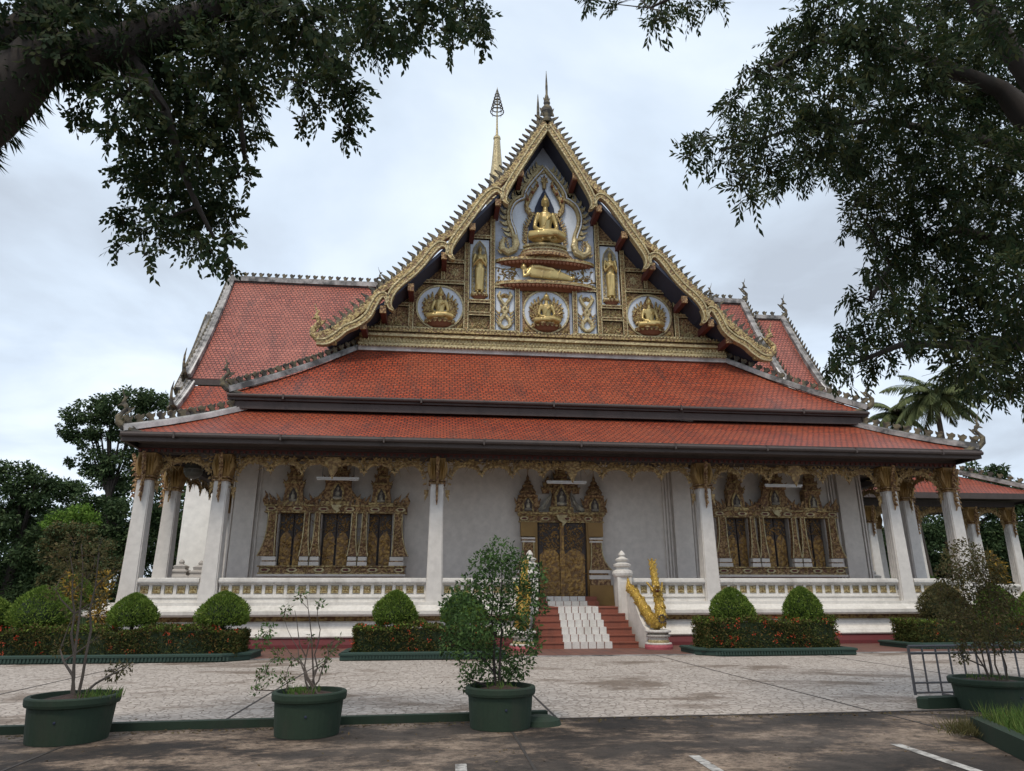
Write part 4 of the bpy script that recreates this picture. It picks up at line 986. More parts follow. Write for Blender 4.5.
for s in (-1, 1):
    mb = MB(); cm = MB()
    for pts, wd in segs:
        P, W = smooth_path(pts, wd); P = [(-s * x if s == 1 else x, z) for x, z in P] if False else [(x * (-s), z) for x, z in P]
        W = [w_ * .84 for w_ in W]; ribbon(mb, P, W, GY0, GY0 + .22, 'gold_trim', 1.0)
        ribbon(mb, P, W, GY0 - .05, GY0, 'gold_trim', .22, .76); ribbon(mb, P, W, GY0 - .05, GY0, 'gold_trim', .22, -.76); ribbon(mb, P, W, GY0 - .02, GY0, 'gold_carving', .40, 0)
    # upper fillet carrying the flames, set back behind the ribbon, following the roof line
    oz = [(0, 21.42), (-.9, 19.95), (-1.6, 18.72), (-2.2, 18.02), (-2.75, 17.5), (-3.3, 16.7), (-4.0, 15.68), (-4.55, 15.32), (-5.1, 14.7), (-5.7, 13.95), (-6.3, 13.32), (-6.8, 12.92), (-7.25, 12.3), (-7.9, 11.68), (-8.5, 11.15), (-9.0, 10.95)]
    oz = [(x * (-s), z) for x, z in oz]
    for a, b in zip(oz, oz[1:]):
        A, B = Vector((a[0], GY0 + .16, a[1])), Vector((b[0], GY0 + .16, b[1])); mb.beam(A, B, .30, .26, 'gold_carving')
        dd = (B - A).normalized(); nrm = Vector((-dd.z, 0, dd.x)); nrm = nrm if nrm.z > 0 else -nrm
        nn = max(1, round((B - A).length / .31))
        for i in range(nn):
            p = A.lerp(B, (i + .5) / nn) + nrm * .10; up_ = (nrm * .8 + Vector((0, 0, .9))).normalized()
            cm.flame(p, Vector((s, 0, -.25)), up_, .44 * rnd.uniform(.9, 1.1), .27, .11, 'old_crest', .30)
        crest_line(cm, A + nrm * .02 + Vector((0, -.10, 0)), B + nrm * .02 + Vector((0, -.10, 0)), 'gold_trim', .24, .18, .2, nrm, -.3, .05)
    B_ = mb.build('bargeboard', GRo); cm.build('flame_crest', B_)
    serpent('serpent_finial', (-s * -9.0, GY0 + .1, 10.85), (s, 0, 0), 1.25, B_, 'gold_carving', fat=1.1)
    serpent('serpent_finial', (s * 6.75, GY0 + .35, 12.95), (s, 0, 0), 1.0, B_, fat=.5)
    for (x, z) in ((-1.18, 18.7), (-2.15, 17.2), (-3.2, 16.0), (-4.32, 14.6), (-5.6, 13.15), (-6.64, 12.15), (-7.35, 11.45)):
        b = MB(); b.box(s * x * -1 - .10, s * x * -1 + .10, GY0 + .08, GY, z - .14, z + .12, 'red_wood'); b.box(-s * x - .12, -s * x + .12, GY0 + .05, GY0 + .15, z - .15, z + .15, 'brown_carving'); b.build('purlin_end', B_)
def apex_finial(y, z0, h, nm, f=1.0):
    mb = MB()
    mb.lathe([(r_ * f, z_) for r_, z_ in [(.22, 0), (.26, .12), (.16, .25), (.20, .4), (.27, .55), (.24, .75), (.12, .9), (.15, 1.0), (.09, 1.15), (.10, 1.3), (.05, 1.5), (.055, 1.9), (.04, h * .8), (.008, h)]], (0, y, z0), 'old_crest', 8, 1, .8)
    for s in (-1, 1):
        mb.flame((s * .2, y, z0 + .35), (s, 0, 0), (0, 0, 1), .4, .22, .08, 'old_crest'); mb.flame((s * .08, y, z0 + 1.0), (s, 0, 0), (0, 0, 1), .3, .14, .06, 'old_crest')
    return mb.build(nm, GRo)
apex_finial(GY0 + .1, 21.35, 2.75, 'apex_finial'); apex_finial(5.9, 21.6, 3.3, 'apex_finial', 1.5)

# ================================================================== pediment
PY = GY - .02                                          # face of the pediment wall
mb = MB()
full = [(-7.66, 11.0), (7.66, 11.0)] + [(7.9, 11.3), (6.45, 12.55), (4.25, 14.9), (2.02, 17.6), (0, 20.95), (-2.02, 17.6), (-4.25, 14.9), (-6.45, 12.55), (-7.9, 11.3)]
mb.prism(full, PY, PY + .3, 'gable_blue')
mb.prism([(-7.9, 11.66), (7.9, 11.66), (6.55, 12.55), (4.35, 14.9), (2.3, 17.35), (2.3, 11.9), (-2.3, 11.9), (-2.3, 17.35), (-4.35, 14.9), (-6.55, 12.55)], PY - .012, PY - .001, 'brown_carving')
mb.poly([(-7.9, PY - .02, 11.04), (7.9, PY - .02, 11.04), (7.9, PY - .02, 11.62), (-7.9, PY - .02, 11.62)], 'brown_carving')
PD = mb.build('pediment', T)
def inside(x, z, m=.35):
    ax = abs(x)
    pr = [(0, 20.9), (2.0, 17.5), (4.25, 14.8), (6.45, 12.45), (8, 11.2)]
    for (a, b), (c, d) in zip(pr, pr[1:]):
        if a <= ax <= c: return z < b + (d - b) * (ax - a) / (c - a) - m
    return False
mb = MB()                                               # base cornice: bead rows and a leaf frieze
mb.box(-7.62, 7.62, PY - .30, PY, 11.04, 11.14, 'gold_trim'); mb.box(-7.6, 7.6, PY - .22, PY, 11.14, 11.42, 'gold_carving'); mb.box(-7.6, 7.6, PY - .34, PY, 11.42, 11.52, 'gold_trim'); mb.box(-7.55, 7.55, PY - .20, PY, 11.52, 11.62, 'brown_carving'); mb.box(-7.5, 7.5, PY - .27, PY, 11.66, 11.76, 'gold_carving')
for i in range(108):
    x = -7.55 + i * .141
    mb.petal((x, PY - .23, 11.40), -math.pi / 2, .22, .13, .05, 'gold_trim'); mb.petal((x + .07, PY - .235, 11.15), math.pi / 2, .14, .09, .03, 'gold_trim')
    mb.petal((x, PY - .31, 11.06), -math.pi / 2, .10, .10, .03, 'gold_trim'); mb.petal((x, PY - .28, 11.76), math.pi / 2, .09, .10, .03, 'gold_trim')
mb.build('frieze', PD)
post = MB()
def strip(x, z0, z1, w_=.20):
    post.box(x - w_ / 2, x + w_ / 2, PY - .13, PY, z0, z1, 'brown_carving'); post.box(x - w_ / 2, x - w_ / 2 + .04, PY - .16, PY, z0, z1, 'gold_trim'); post.box(x + w_ / 2 - .04, x + w_ / 2, PY - .16, PY, z0, z1, 'gold_trim')
    n = int((z1 - z0) / .19)
    for i in range(n):
        z = z0 + (i + .5) * (z1 - z0) / n
        for a in (0, 1, 2, 3): post.petal((x, PY - .13, z), a * math.pi / 2, .09, .06, .04, 'gold_trim')
def hstrip(x0, x1, z, w_=.16):
    post.box(x0, x1, PY - .12, PY, z - w_ / 2, z + w_ / 2, 'brown_carving'); post.box(x0, x1, PY - .16, PY, z + w_ / 2 - .04, z + w_ / 2, 'gold_trim'); post.box(x0, x1, PY - .15, PY, z - w_ / 2, z - w_ / 2 + .035, 'gold_trim')
    n = max(1, int((x1 - x0) / .17))
    for i in range(n): post.petal((x0 + (i + .5) * (x1 - x0) / n, PY - .12, z - .04), math.pi / 2, .10, .09, .03, 'gold_trim')
for s in (-1, 1):
    for x, z1 in ((6.72, 12.3), (5.60, 13.55), (3.36, 15.9), (2.27, 17.3)): strip(s * x, 11.78, z1)
    strip(s * 1.22, 11.78, 13.85, .2); strip(s * 4.35, 14.1, 14.7, .16)
    for x0, x1, z in ((5.6, 7.0, 11.84), (5.6, 6.6, 12.9), (3.4, 5.55, 13.98), (3.4, 5.5, 11.84), (3.4, 4.3, 14.95), (2.3, 3.3, 13.18), (2.3, 3.3, 12.62), (2.3, 3.3, 11.84), (2.3, 3.2, 16.18), (1.2, 2.3, 11.84), (1.2, 2.2, 13.92)):
        a, b = (s * x0, s * x1); hstrip(min(a, b), max(a, b), z)
post.build('carved_framework', PD)
sc = MB(); 
def fill(x0, x1, z0, z1, dens=85, s=.19, m='gold_trim'):
    for sg in (-1, 1):
        sc = MB(); a, b = sorted((sg * x0, sg * x1))
        scroll_fill(sc, a, b, z0, z1, PY - .012, m, dens, s, clip=lambda x, z: inside(x, z, .42), seed=int(x0 * 1000 + z0 * 77), th=.06); sc.build('scroll_panel', PD)
for p in ((5.7, 6.65, 11.92, 12.8), (6.8, 7.6, 11.8, 12.2), (4.5, 5.5, 14.05, 14.7), (5.7, 6.4, 13.0, 13.5), (3.45, 4.25, 15.05, 15.6), (2.4, 3.25, 11.92, 12.52), (2.4, 3.25, 12.7, 13.1), (2.4, 3.1, 16.3, 16.9)): fill(*p)
for s in (-1, 1):                                       # rosette panels, medallion corners, knots
    sc = MB(); cx, cz = s * 3.86, 14.50
    sc.prism([(cx - .42, cz - .40), (cx + .42, cz - .40), (cx + .42, cz + .36), (cx - .42, cz + .36)], PY - .03, PY - .013, 'brown_carving')
    for a in range(8): sc.petal((cx, PY - .03, cz), a * math.pi / 4, .22, .13, .05, 'gold_trim')
    for a in range(20): t = a * math.pi / 10; sc.petal((cx + .27 * math.cos(t), PY - .03, cz + .27 * math.sin(t)), t, .08, .07, .04, 'gold_trim')
    sc.build('rosette_panel', PD)
def ring(mb, cx, cz, r, w_, y0, y1, m, n=40):
    a = [(cx + (r + w_ / 2) * math.cos(2 * math.pi * i / n), cz + (r + w_ / 2) * math.sin(2 * math.pi * i / n)) for i in range(n)]
    b = [(cx + (r - w_ / 2) * math.cos(2 * math.pi * i / n), cz + (r - w_ / 2) * math.sin(2 * math.pi * i / n)) for i in range(n)]
    vs = [(x, y0, z) for x, z in a] + [(x, y0, z) for x, z in b] + [(x, y1, z) for x, z in a] + [(x, y1, z) for x, z in b]
    fs = []
    for i in range(n):
        j = (i + 1) % n; fs += [(i, j, n + j, n + i), (i, 2 * n + i, 2 * n + j, j), (n + i, n + j, 3 * n + j, 3 * n + i)]
    mb.add(vs, fs, m)
def disc(mb, cx, cz, r, y, m, n=40): mb.prism([(cx + r * math.cos(2 * math.pi * i / n), cz + r * math.sin(2 * math.pi * i / n)) for i in range(n)], y - .02, y, m)

# ---- figures: overlapping forms fused into one continuous surface
def fuse(mb, name, vox, mat, parent=None):
    me = bpy.data.meshes.new('tmp'); me.from_pydata([tuple(v) for v in mb.v], [], mb.f); me.update()
    o = bpy.data.objects.new('tmp', me); COL.objects.link(o)
    r = o.modifiers.new('r', 'REMESH'); r.mode = 'VOXEL'; r.voxel_size = vox
    sm = o.modifiers.new('s', 'SMOOTH'); sm.factor = .5; sm.iterations = 2
    bpy.context.view_layer.update()
    dg = bpy.context.evaluated_depsgraph_get(); m2 = bpy.data.meshes.new_from_object(o.evaluated_get(dg)); bpy.data.objects.remove(o); bpy.data.meshes.remove(me)
    m2.name = name; m2.materials.clear(); m2.materials.append(MATS[mat]); m2.polygons.foreach_set('use_smooth', [True] * len(m2.polygons))
    q = bpy.data.objects.new(name, m2); COL.objects.link(q)
    if parent: fix_parent(q, parent)
    return q
def head(mb, c, r, k=1):
    x, y, z = c; G = 'gold_statue'
    mb.blob(c, (r * .80, r * .9, r), G, 12, 8); mb.blob((x, y + r * .1, z + r * .35), (r * .86, r * .9, r * .72), G, 12, 8)
    mb.blob((x, y, z + r * 1.08), (r * .36, r * .36, r * .36), G, 8, 6); mb.tube([(x, y, z + r * 1.2), (x, y, z + r * 1.6), (x, y, z + r * 2.1)], [r * .24, r * .14, r * .02], G)
    mb.tube([(x, y - r * .85, z + r * .2), (x, y - r * 1.08, z - r * .15)], [r * .08, r * .16], G)                       # nose
    mb.tube([(x - r * .25, y - r * .82, z - r * .45), (x + r * .25, y - r * .82, z - r * .45)], r * .09, G)             # lips
    for s in (-1, 1):
        mb.tube([(x + s * r * .15, y - r * .82, z + r * .30), (x + s * r * .58, y - r * .68, z + r * .28)], r * .09, G)    # brow
        mb.blob((x + s * r * .34, y - r * .78, z + r * .10), (r * .18, r * .12, r * .09), G, 8, 5)                         # lowered lids
        mb.tube([(x + s * r * .82, y, z + r * .35), (x + s * r * .92, y, z - r * .2), (x + s * r * .80, y - r * .05, z - r * .85)], [r * .14, r * .13, r * .12], G)
def hand(mb, w_, d, n, r, spread=.5):
    """palm at w_, fingers along d, palm facing n"""
    w_, d, n = Vector(w_), Vector(d).normalized(), Vector(n).normalized(); s = d.cross(n).normalized(); G = 'gold_statue'
    mb.tube([w_, w_ + d * r * 1.6], [r * .8, r * .95], G, 8, .7)
    for i in range(4):
        a = w_ + d * r * 1.5 + s * (i - 1.5) * r * .5; L = (1.5, 1.8, 1.7, 1.3)[i] * r
        mb.tube([a, a + d * L * .5, a + d * L + n * L * .15], [r * .26, r * .23, r * .16], G, 6)
    a = w_ + d * r * .4 - s * r * .7; mb.tube([a, a - s * r * .5 + d * r * .6, a - s * r * .45 + d * r * 1.3], [r * .3, r * .26, r * .17], G, 6)
def seated():
    mb = MB(); G = 'gold_statue'                       # 1 unit = seat to crown of the head
    mb.tube([(0, .02, .0), (0, .02, .12), (0, .0, .30), (0, .0, .45), (0, .01, .56), (0, .01, .60)], [.21, .19, .145, .18, .17, .08], G, 12, .72)
    mb.tube([(0, 0, .56), (0, 0, .68)], [.075, .062], G, 10)
    head(mb, (0, -.02, .79), .105)
    for s in (-1, 1):
        mb.blob((s * .185, .01, .53), (.075, .07, .075), G, 8, 6)
        mb.tube([(s * .19, .01, .54), (s * .245, .0, .40), (s * .27, -.03, .27), (s * .20, -.14, .18), (s * .08, -.20, .155)], [.066, .058, .052, .042, .034], G, 8)
        mb.tube([(s * .12, .02, .06), (s * .28, -.06, .07), (s * .42, -.14, .06)], [.12, .105, .085], G, 10)      # thigh
        mb.tube([(s * .42, -.14, .06), (s * .22, -.27, .045 + .03 * (s > 0)), (-s * .12, -.27, .05 + .05 * (s > 0))], [.085, .07, .045], G, 8)
        hand(mb, (s * .07, -.21, .15), (-s, -.1, 0), (0, 0, 1), .030)
    mb.tube([(.13, -.10, .50), (.02, -.165, .40), (-.08, -.15, .25)], [.03, .02, .02], G, 6)                     # robe edge
    return fuse(mb, 'seated_statue', .016, 'gold_statue')
def standing():
    mb = MB(); G = 'gold_statue'                       # 1 unit = total height to crown
    for s in (-1, 1):
        mb.tube([(s * .055, 0, .50), (s * .06, -.01, .28), (s * .05, 0, .05)], [.075, .055, .04], G, 10)
        mb.tube([(s * .05, .01, .03), (s * .055, -.08, .015)], [.032, .022], G, 8)
        mb.blob((s * .12, 0, .775), (.045, .04, .045), G, 8, 6)
        mb.tube([(s * .125, 0, .78), (s * .155, 0, .66), (s * .15, -.03, .57), (s * .03, -.10, .66), (-s * .04, -.10, .69)], [.042, .036, .032, .026, .022], G, 8)
        hand(mb, (-s * .03, -.105, .685), (-s, 0, .35), (0, 1, 0), .018)
    mb.tube([(0, 0, .06), (0, 0, .3), (0, 0, .50), (0, 0, .62), (0, 0, .74), (0, 0, .80)], [.115, .10, .11, .085, .115, .06], G, 12, .6)
    mb.tube([(0, 0, .78), (0, 0, .85)], [.045, .038], G, 8); head(mb, (0, -.01, .90), .058)
    return fuse(mb, 'standing_statue', .010, 'gold_statue')
def reclining():
    mb = MB(); G = 'gold_statue'                       # lying on its side, head to -x, 1 unit long
    mb.tube([(-.36, 0, .13), (-.30, 0, .145), (-.2, 0, .13), (-.05, 0, .115), (.08, 0, .12), (.25, 0, .095), (.42, 0, .06), (.48, 0, .05)], [.05, .095, .085, .075, .095, .07, .045, .035], G, 12, .6)
    mb.tube([(.46, 0, .05), (.50, -.02, .06), (.50, -.06, .06)], [.035, .03, .02], G, 8)
    mb.tube([(-.29, -.02, .17), (-.36, -.05, .08), (-.43, -.04, .05), (-.43, -.02, .14)], [.04, .035, .028, .025], G, 8)
    hand(mb, (-.43, -.02, .13), (0, 0, 1), (0, 1, 0), .018)
    mb.tube([(-.28, -.03, .20), (-.14, -.05, .20), (.0, -.05, .18), (.12, -.05, .17)], [.035, .03, .026, .022], G, 8); hand(mb, (.11, -.055, .17), (1, 0, -.1), (0, 1, 0), .016)
    mb.tube([(-.36, 0, .14), (-.41, 0, .17)], [.035, .03], G, 8); head(mb, (-.43, -.01, .20), .055)
    for x in (-.1, .05, .2): mb.tube([(x, -.03, .04), (x + .02, -.055, .12), (x + .06, -.03, .19)], .012, G, 6)
    return fuse(mb, 'reclining_statue', .011, 'gold_statue')
st1, st2 = seated(), standing()
def place(o, parent, x, y, z, s, first, lab=None, sx=1):
    q = o if first else o.copy()
    if not first: COL.objects.link(q)
    q.location = (x, y, z); q.scale = (s * sx, s, s); q.parent = parent; q.matrix_parent_inverse = wmat(parent).inverted()
    if lab: q['label'] = lab
    return q
def lotus(mb, cx, z, r, h, y, n=9):
    mb.lathe([(r * .25, 0), (r * .62, h * .25), (r * .92, h * .7), (r * 1.0, h * .88), (r * .98, h)], (cx, y, z), 'lotus_red', 20, 1, .5, math.pi, 2 * math.pi)
    for i in range(n):
        t = math.pi + (i + .5) * math.pi / n; mb.petal((cx + r * .95 * math.cos(t), y + r * .5 * math.sin(t) - .02, z + h * .95), -math.pi / 2, h * .4, r * .25, .03, 'gold_carving')
    mb.lathe([(r * 1.0, 0), (r * 1.04, .03), (r * 1.0, .06)], (cx, y, z + h * .95), 'gold_trim', 20, 1, .5, math.pi, 2 * math.pi)
first = True
for cx, lab in ((-4.43, 'seated gilded statue in the left roundel, under a pointed halo'), (0, 'seated gilded statue in the middle roundel below the reclining figure'), (4.43, 'seated gilded statue in the right roundel, under a pointed halo')):
    m = MB(); cz, r = 12.86, .93
    m.prism([(cx - 1.0, 11.92), (cx + 1.0, 11.92), (cx + 1.0, 13.88), (cx - 1.0, 13.88)], PY - .02, PY - .013, 'brown_carving')
    disc(m, cx, cz, r, PY - .02, 'pale_enamel'); ring(m, cx, cz, r + .03, .07, PY - .09, PY, 'gold_trim')
    for sx_ in (-1, 1):
        for sz in (-1, 1):
            for k in range(5): m.petal((cx + sx_ * .92, PY - .02, cz + sz * .90), math.atan2(-sz, -sx_) + (k - 2) * .35, .28, .12, .05, 'gold_carving')
    for sg in (-1, 1):                                  # heads fanned out either side
        for k in range(7):
            a0 = math.pi / 2 - sg * (.45 + k * .29); p0 = (cx + sg * .28, cz - .45 + k * .05)
            mid = (cx + (.55) * math.cos(a0) + sg * .08, cz - .1 + .5 * math.sin(a0)); end = (cx + .76 * math.cos(a0), cz - .02 + .74 * math.sin(a0))
            m.tube([(p0[0], PY - .07, p0[1]), (mid[0] + sg * .06, PY - .09, mid[1] - .05), (mid[0], PY - .11, mid[1] + .06), (end[0], PY - .12, end[1])], [.07, .07, .065, .03], 'gold_carving', 6)
            m.flame((mid[0], PY - .09, mid[1]), (sg, 0, .3), (0, 0, 1), .22, .17, .06, 'gold_trim')
    if cx != 0: m.prism([(cx - .24, cz - .1), (cx + .24, cz - .1), (cx + .24, cz + .5), (cx, cz + .95), (cx - .24, cz + .5)], PY - .06, PY - .035, 'brown_carving')
    else: ring(m, cx, cz + .42, .2, .1, PY - .06, PY - .035, 'gold_carving', 20)
    lotus(m, cx, cz - .95, .62, .34, PY - .04)
    o = m.build('roundel', PD)
    q_ = place(st1, o, cx, PY - .16, cz - .60, 1.4, first, lab); q_.scale = (1.22, 1.3, 1.50); first = False
# ---- main shrine group
m = MB()
frame_ = [(-1.30, 15.75), (-1.34, 16.4), (-1.52, 16.95), (-1.55, 17.45), (-1.38, 17.92), (-1.08, 18.18), (-.95, 18.24), (-.90, 18.5), (-.76, 18.8), (-.48, 19.22), (-.22, 19.56), (0, 19.85)]
inner = frame_ + [(-x, z) for x, z in frame_[-2::-1]]
m.prism(inner[::-1], PY - .05, PY - .002, 'pale_enamel')
for s in (-1, 1):
    P, W = smooth_path([(s * -x, z) for x, z in frame_], [.26] * 6 + [.24] * 6)
    ribbon(m, P, W, PY - .16, PY - .0, 'gold_carving', 1.0); ribbon(m, P, W, PY - .2, PY - .16, 'gold_trim', .3, .5); ribbon(m, P, W, PY - .19, PY - .16, 'pale_enamel', .2, -.5)
    for i in range(3, len(P) - 1, 1):
        if i % 2: continue
        a, b = P[i - 1], P[i + 1]; t = Vector((b[0] - a[0], 0, b[1] - a[1])).normalized(); n = Vector((-t.z, 0, t.x)); n = n if n.x * s > 0 or abs(P[i][0]) < .1 else -n
        m.flame((P[i][0] + n.x * .08, PY - .1, P[i][1] + n.z * .08), t if t.z > 0 else -t, n, .38, .24, .08, 'gold_trim', .4)
    # serpent tails at the foot
    m.tube([(s * 1.32, PY - .14, 16.3), (s * 1.25, PY - .18, 15.9), (s * 1.36, PY - .2, 15.6), (s * 1.62, PY - .2, 15.45), (s * 1.86, PY - .2, 15.6), (s * 1.90, PY - .2, 15.9), (s * 1.78, PY - .2, 16.15)], [.12, .15, .16, .17, .15, .12, .04], 'gold_trim', 8)
    for k in range(6): m.flame((s * (1.9 - .04 * k), PY - .2, 15.45 + .13 * k), (0, 0, 1), (s, 0, .2), .2, .16, .06, 'gold_carving', .3)
    for k in range(5): m.flame((s * (1.62 + .03 * k), PY - .2, 15.62 + .12 * k), (0, 0, 1), (-s, 0, .4), .14, .12, .06, 'gold_carving', .3)
m.prism([(-.72, 16.0), (.72, 16.0), (.70, 16.9), (.46, 17.3), (.42, 17.75), (.25, 18.2), (0, 18.72), (-.25, 18.2), (-.42, 17.75), (-.46, 17.3), (-.70, 16.9)], PY - .12, PY - .06, 'navy_niche')
for s in (-1, 1):
    for i in range(12):
        t = i / 11; x = .80 - .10 * t - (.25 * max(0, t - .55) / .45); z = 16.0 + 1.45 * t; m.flame((s * x, PY - .12, z), (0, 0, 1), (s, 0, .15), .22, .17, .07, 'gold_carving', .35)
    for k in range(3):                                 # hooded heads above the shoulders
        bx, bz = s * (.62 + .02 * k), 17.35 + .12 * k; tx, tz = s * (.78 - .22 * k), 18.05 + .36 * k
        m.tube([(bx, PY - .12, bz), (bx + s * .18, PY - .14, bz + .25), (tx + s * .02, PY - .2, tz), (tx - s * .06, PY - .22, tz + .22)], [.09, .085, .09, .02], 'gold_carving', 7); m.blob((tx - s * .02, PY - .26, tz), (.07, .1, .08), 'lotus_red', 7, 5)
        m.flame((tx, PY - .2, tz + .05), (s, 0, 0), (0, 0, 1), .34, .16, .06, 'gold_carving')
m.tube([(0, PY - .12, 18.72), (0, PY - .15, 18.95), (0, PY - .2, 19.15), (0, PY - .2, 19.4)], [.08, .1, .09, .015], 'gold_carving', 7)
for sg in (-1, 1): m.flame((sg * .08, PY - .2, 19.0), (sg, 0, 0), (0, 0, 1), .3, .16, .06, 'gold_carving')
# throne
for w_, z0, z1, mt, dp in ((1.22, 15.20, 15.34, 'brown_carving', .62), (1.14, 15.34, 15.44, 'gold_trim', .56), (1.06, 15.44, 15.58, 'brown_carving', .52), (1.02, 15.58, 15.66, 'gold_trim', .5), (.92, 15.66, 15.78, 'gold_carving', .46), (.98, 15.78, 15.88, 'gold_trim', .5)):
    m.lathe([(w_, z0), (w_, z1)], (0, PY, 0), mt, 24, 1, dp, math.pi, 2 * math.pi)
SH = m.build('shrine_frame', PD)
q_ = place(st1, SH, 0, PY - .30, 15.98, 2.1, False, 'large seated gilded statue in front of the dark pointed niche at the top of the pediment'); q_.scale = (1.78, 2.0, 2.42)
for (z0, wd, dp, nm) in ((15.04, 2.14, .30, 'lotus_shelf'), (13.98, 2.14, .26, 'lotus_shelf')):
    m = MB(); n = 24
    def arc(f, e): return [(-wd * f + 2 * wd * f * i / n, PY - .05 - dp * e * (1 - (2 * i / n - 1) ** 2) ** .6 * 1.6) for i in range(n + 1)]
    lev = [(.55, .25, z0 - .22, 'lotus_red'), (.85, .7, z0 - .10, 'lotus_red'), (1, 1, z0, 'gold_trim'), (1, 1.05, z0 + .05, 'gold_carving'), (1, 1.02, z0 + .14, 'gold_trim'), (.98, .9, z0 + .16, 'gold_trim')]
    for (f0, e0, za, ma), (f1, e1, zb, mb_) in zip(lev, lev[1:]):
        A, B = arc(f0, e0), arc(f1, e1)
        for i in range(n): m.add([(A[i][0], A[i][1], za), (A[i + 1][0], A[i + 1][1], za), (B[i + 1][0], B[i + 1][1], zb), (B[i][0], B[i][1], zb)], [(0, 1, 2, 3)], ma)
    A = arc(.98, .9); m.add([(x, y, z0 + .16) for x, y in A] + [(wd, PY, z0 + .16), (-wd, PY, z0 + .16)], [tuple(range(n + 3))], 'gold_carving')
    A = arc(.92, .9)
    for i in range(0, n): m.petal(((A[i][0] + A[i + 1][0]) / 2, (A[i][1] + A[i + 1][1]) / 2 - .02, z0 - .02), -math.pi / 2, .15, .15, .04, 'lotus_red')
    o = m.build(nm, PD)
rc = reclining(); rc.location = (.02, PY - .26, 14.16); rc.scale = (2.3, 1.9, 3.1); fix_parent(rc, PD) if False else None
rc.parent = PD; rc.matrix_parent_inverse = wmat(PD).inverted(); rc['label'] = 'reclining gilded statue between the two curved shelves'
sc = MB(); sc.prism([(-2.1, 14.2), (2.1, 14.2), (2.1, 15.0), (-2.1, 15.0)], PY - .03, PY - .002, 'pale_enamel')
scroll_fill(sc, -2.1, -1.2, 14.2, 14.9, PY - .03, 'gold_carving', 60, .22, seed=5, th=.06); scroll_fill(sc, 1.0, 2.1, 14.2, 14.9, PY - .03, 'gold_carving', 60, .22, seed=9, th=.06); scroll_fill(sc, -.9, 1.2, 14.7, 15.0, PY - .03, 'brown_carving', 40, .2, seed=4, th=.06); sc.build('shelf_panel', PD)
for s in (-1, 1):                                       # knotted serpents and standing figures
    sc = MB(); cx = s * 1.74; sc.prism([(cx - .38, 11.94), (cx + .38, 11.94), (cx + .38, 13.86), (cx - .38, 13.86)], PY - .03, PY - .002, 'pale_enamel')
    for q in (-1, 1):
        pts = [(cx, 13.05), (cx + q * .10, 12.85), (cx - q * .02, 12.62), (cx - q * .2, 12.38), (cx - q * .22, 12.18), (cx - q * .08, 12.06), (cx, 12.04)]
        sc.tube([(x, PY - .08, z) for x, z in pts], [.05, .08, .085, .09, .09, .085, .07], 'gold_trim', 7)
        sc.tube([(cx, PY - .07, 13.05), (cx + q * .18, PY - .07, 13.3), (cx + q * .27, PY - .07, 13.5), (cx + q * .2, PY - .07, 13.7)], [.07, .08, .08, .03], 'gold_trim', 7)
        for k in range(4): sc.flame((cx + q * .2, PY - .06, 12.2 + k * .16), (0, 0, 1), (q, 0, .6), .24, .14, .05, 'gold_carving')
        sc.flame((cx + q * .12, PY - .06, 12.75), (q, 0, 0), (0, 0, 1), .4, .16, .05, 'gold_carving')
    for k in range(9): sc.petal((cx, PY - .03, 13.42), .3 + k * .32, .25, .11, .05, 'gold_carving')
    sc.build('knot_panel', PD); m = MB(); cx = s * 2.82; m.prism([(cx - .40, 13.26), (cx + .40, 13.26), (cx + .40, 16.08), (cx - .40, 16.08)], PY - .03, PY - .002, 'pale_enamel')
    m.prism([(cx - .30, 13.55), (cx + .30, 13.55), (cx + .30, 15.3)] + [(cx + .30 * math.cos(t), 15.3 + .68 * math.sin(t)) for t in (.3, .6, .9, 1.2)] + [(cx, 16.02)] + [(cx - .30 * math.cos(t), 15.3 + .68 * math.sin(t)) for t in (1.2, .9, .6, .3)] + [(cx - .30, 15.3)], PY - .045, PY - .031, 'grey_relief')
    for q in (-1, 1): m.tube([(cx + q * .31, PY - .05, 13.55), (cx + q * .31, PY - .05, 15.3), (cx + q * .24, PY - .05, 15.7), (cx, PY - .05, 16.02)], .025, 'gold_trim', 6)
    for k in range(12):
        for q in (-1, 1): m.flame((cx + q * .30, PY - .05, 13.6 + k * .17), (0, 0, 1), (-q, 0, .3), .09, .1, .03, 'gold_carving')
    lotus(m, cx, 13.24, .36, .26, PY - .04); o = m.build('statue_niche', PD)
    place(st2, o, cx, PY - .15, 13.50, 2.28, s == -1, ('left' if s < 0 else 'right') + ' standing gilded statue in a tall narrow niche, hands crossed on the chest', .74)

# tree crowns as clumps (centre x,y,z, radius in metres) and limbs (x,y,z, radius)
BT1=[(-26.84,24.26,13.09,1.04),(-27.79,24.46,12.78,0.78),(-25.55,24.02,13.40,1.17),(-23.95,23.75,13.70,1.17),(-22.65,23.70,13.39,1.04),(-28.09,24.78,11.85,0.78),(-27.10,24.86,11.23,0.78),(-25.83,24.53,11.85,1.04),(-24.21,24.35,11.84,1.17),(-22.91,24.30,11.53,1.04),(-26.09,25.13,9.98,1.17),(-24.47,25.05,9.67,1.43),(-22.86,24.77,9.98,1.17),(-27.90,25.37,9.86,0.39),(-26.85,25.41,9.36,0.65),(-25.06,25.59,8.12,1.43)]
BT2=[(-26.91,16.43,7.78,0.94),(-26.12,16.50,7.28,1.14),(-25.08,16.46,7.03,0.94),(-26.85,16.96,6.04,1.56),(-25.29,16.94,5.54,1.56),(-26.27,17.51,4.05,1.82),(-24.46,17.38,3.80,1.66),(-23.47,16.81,5.29,0.94),(-26.73,18.09,2.31,1.82),(-24.65,18.02,1.81,1.82)]
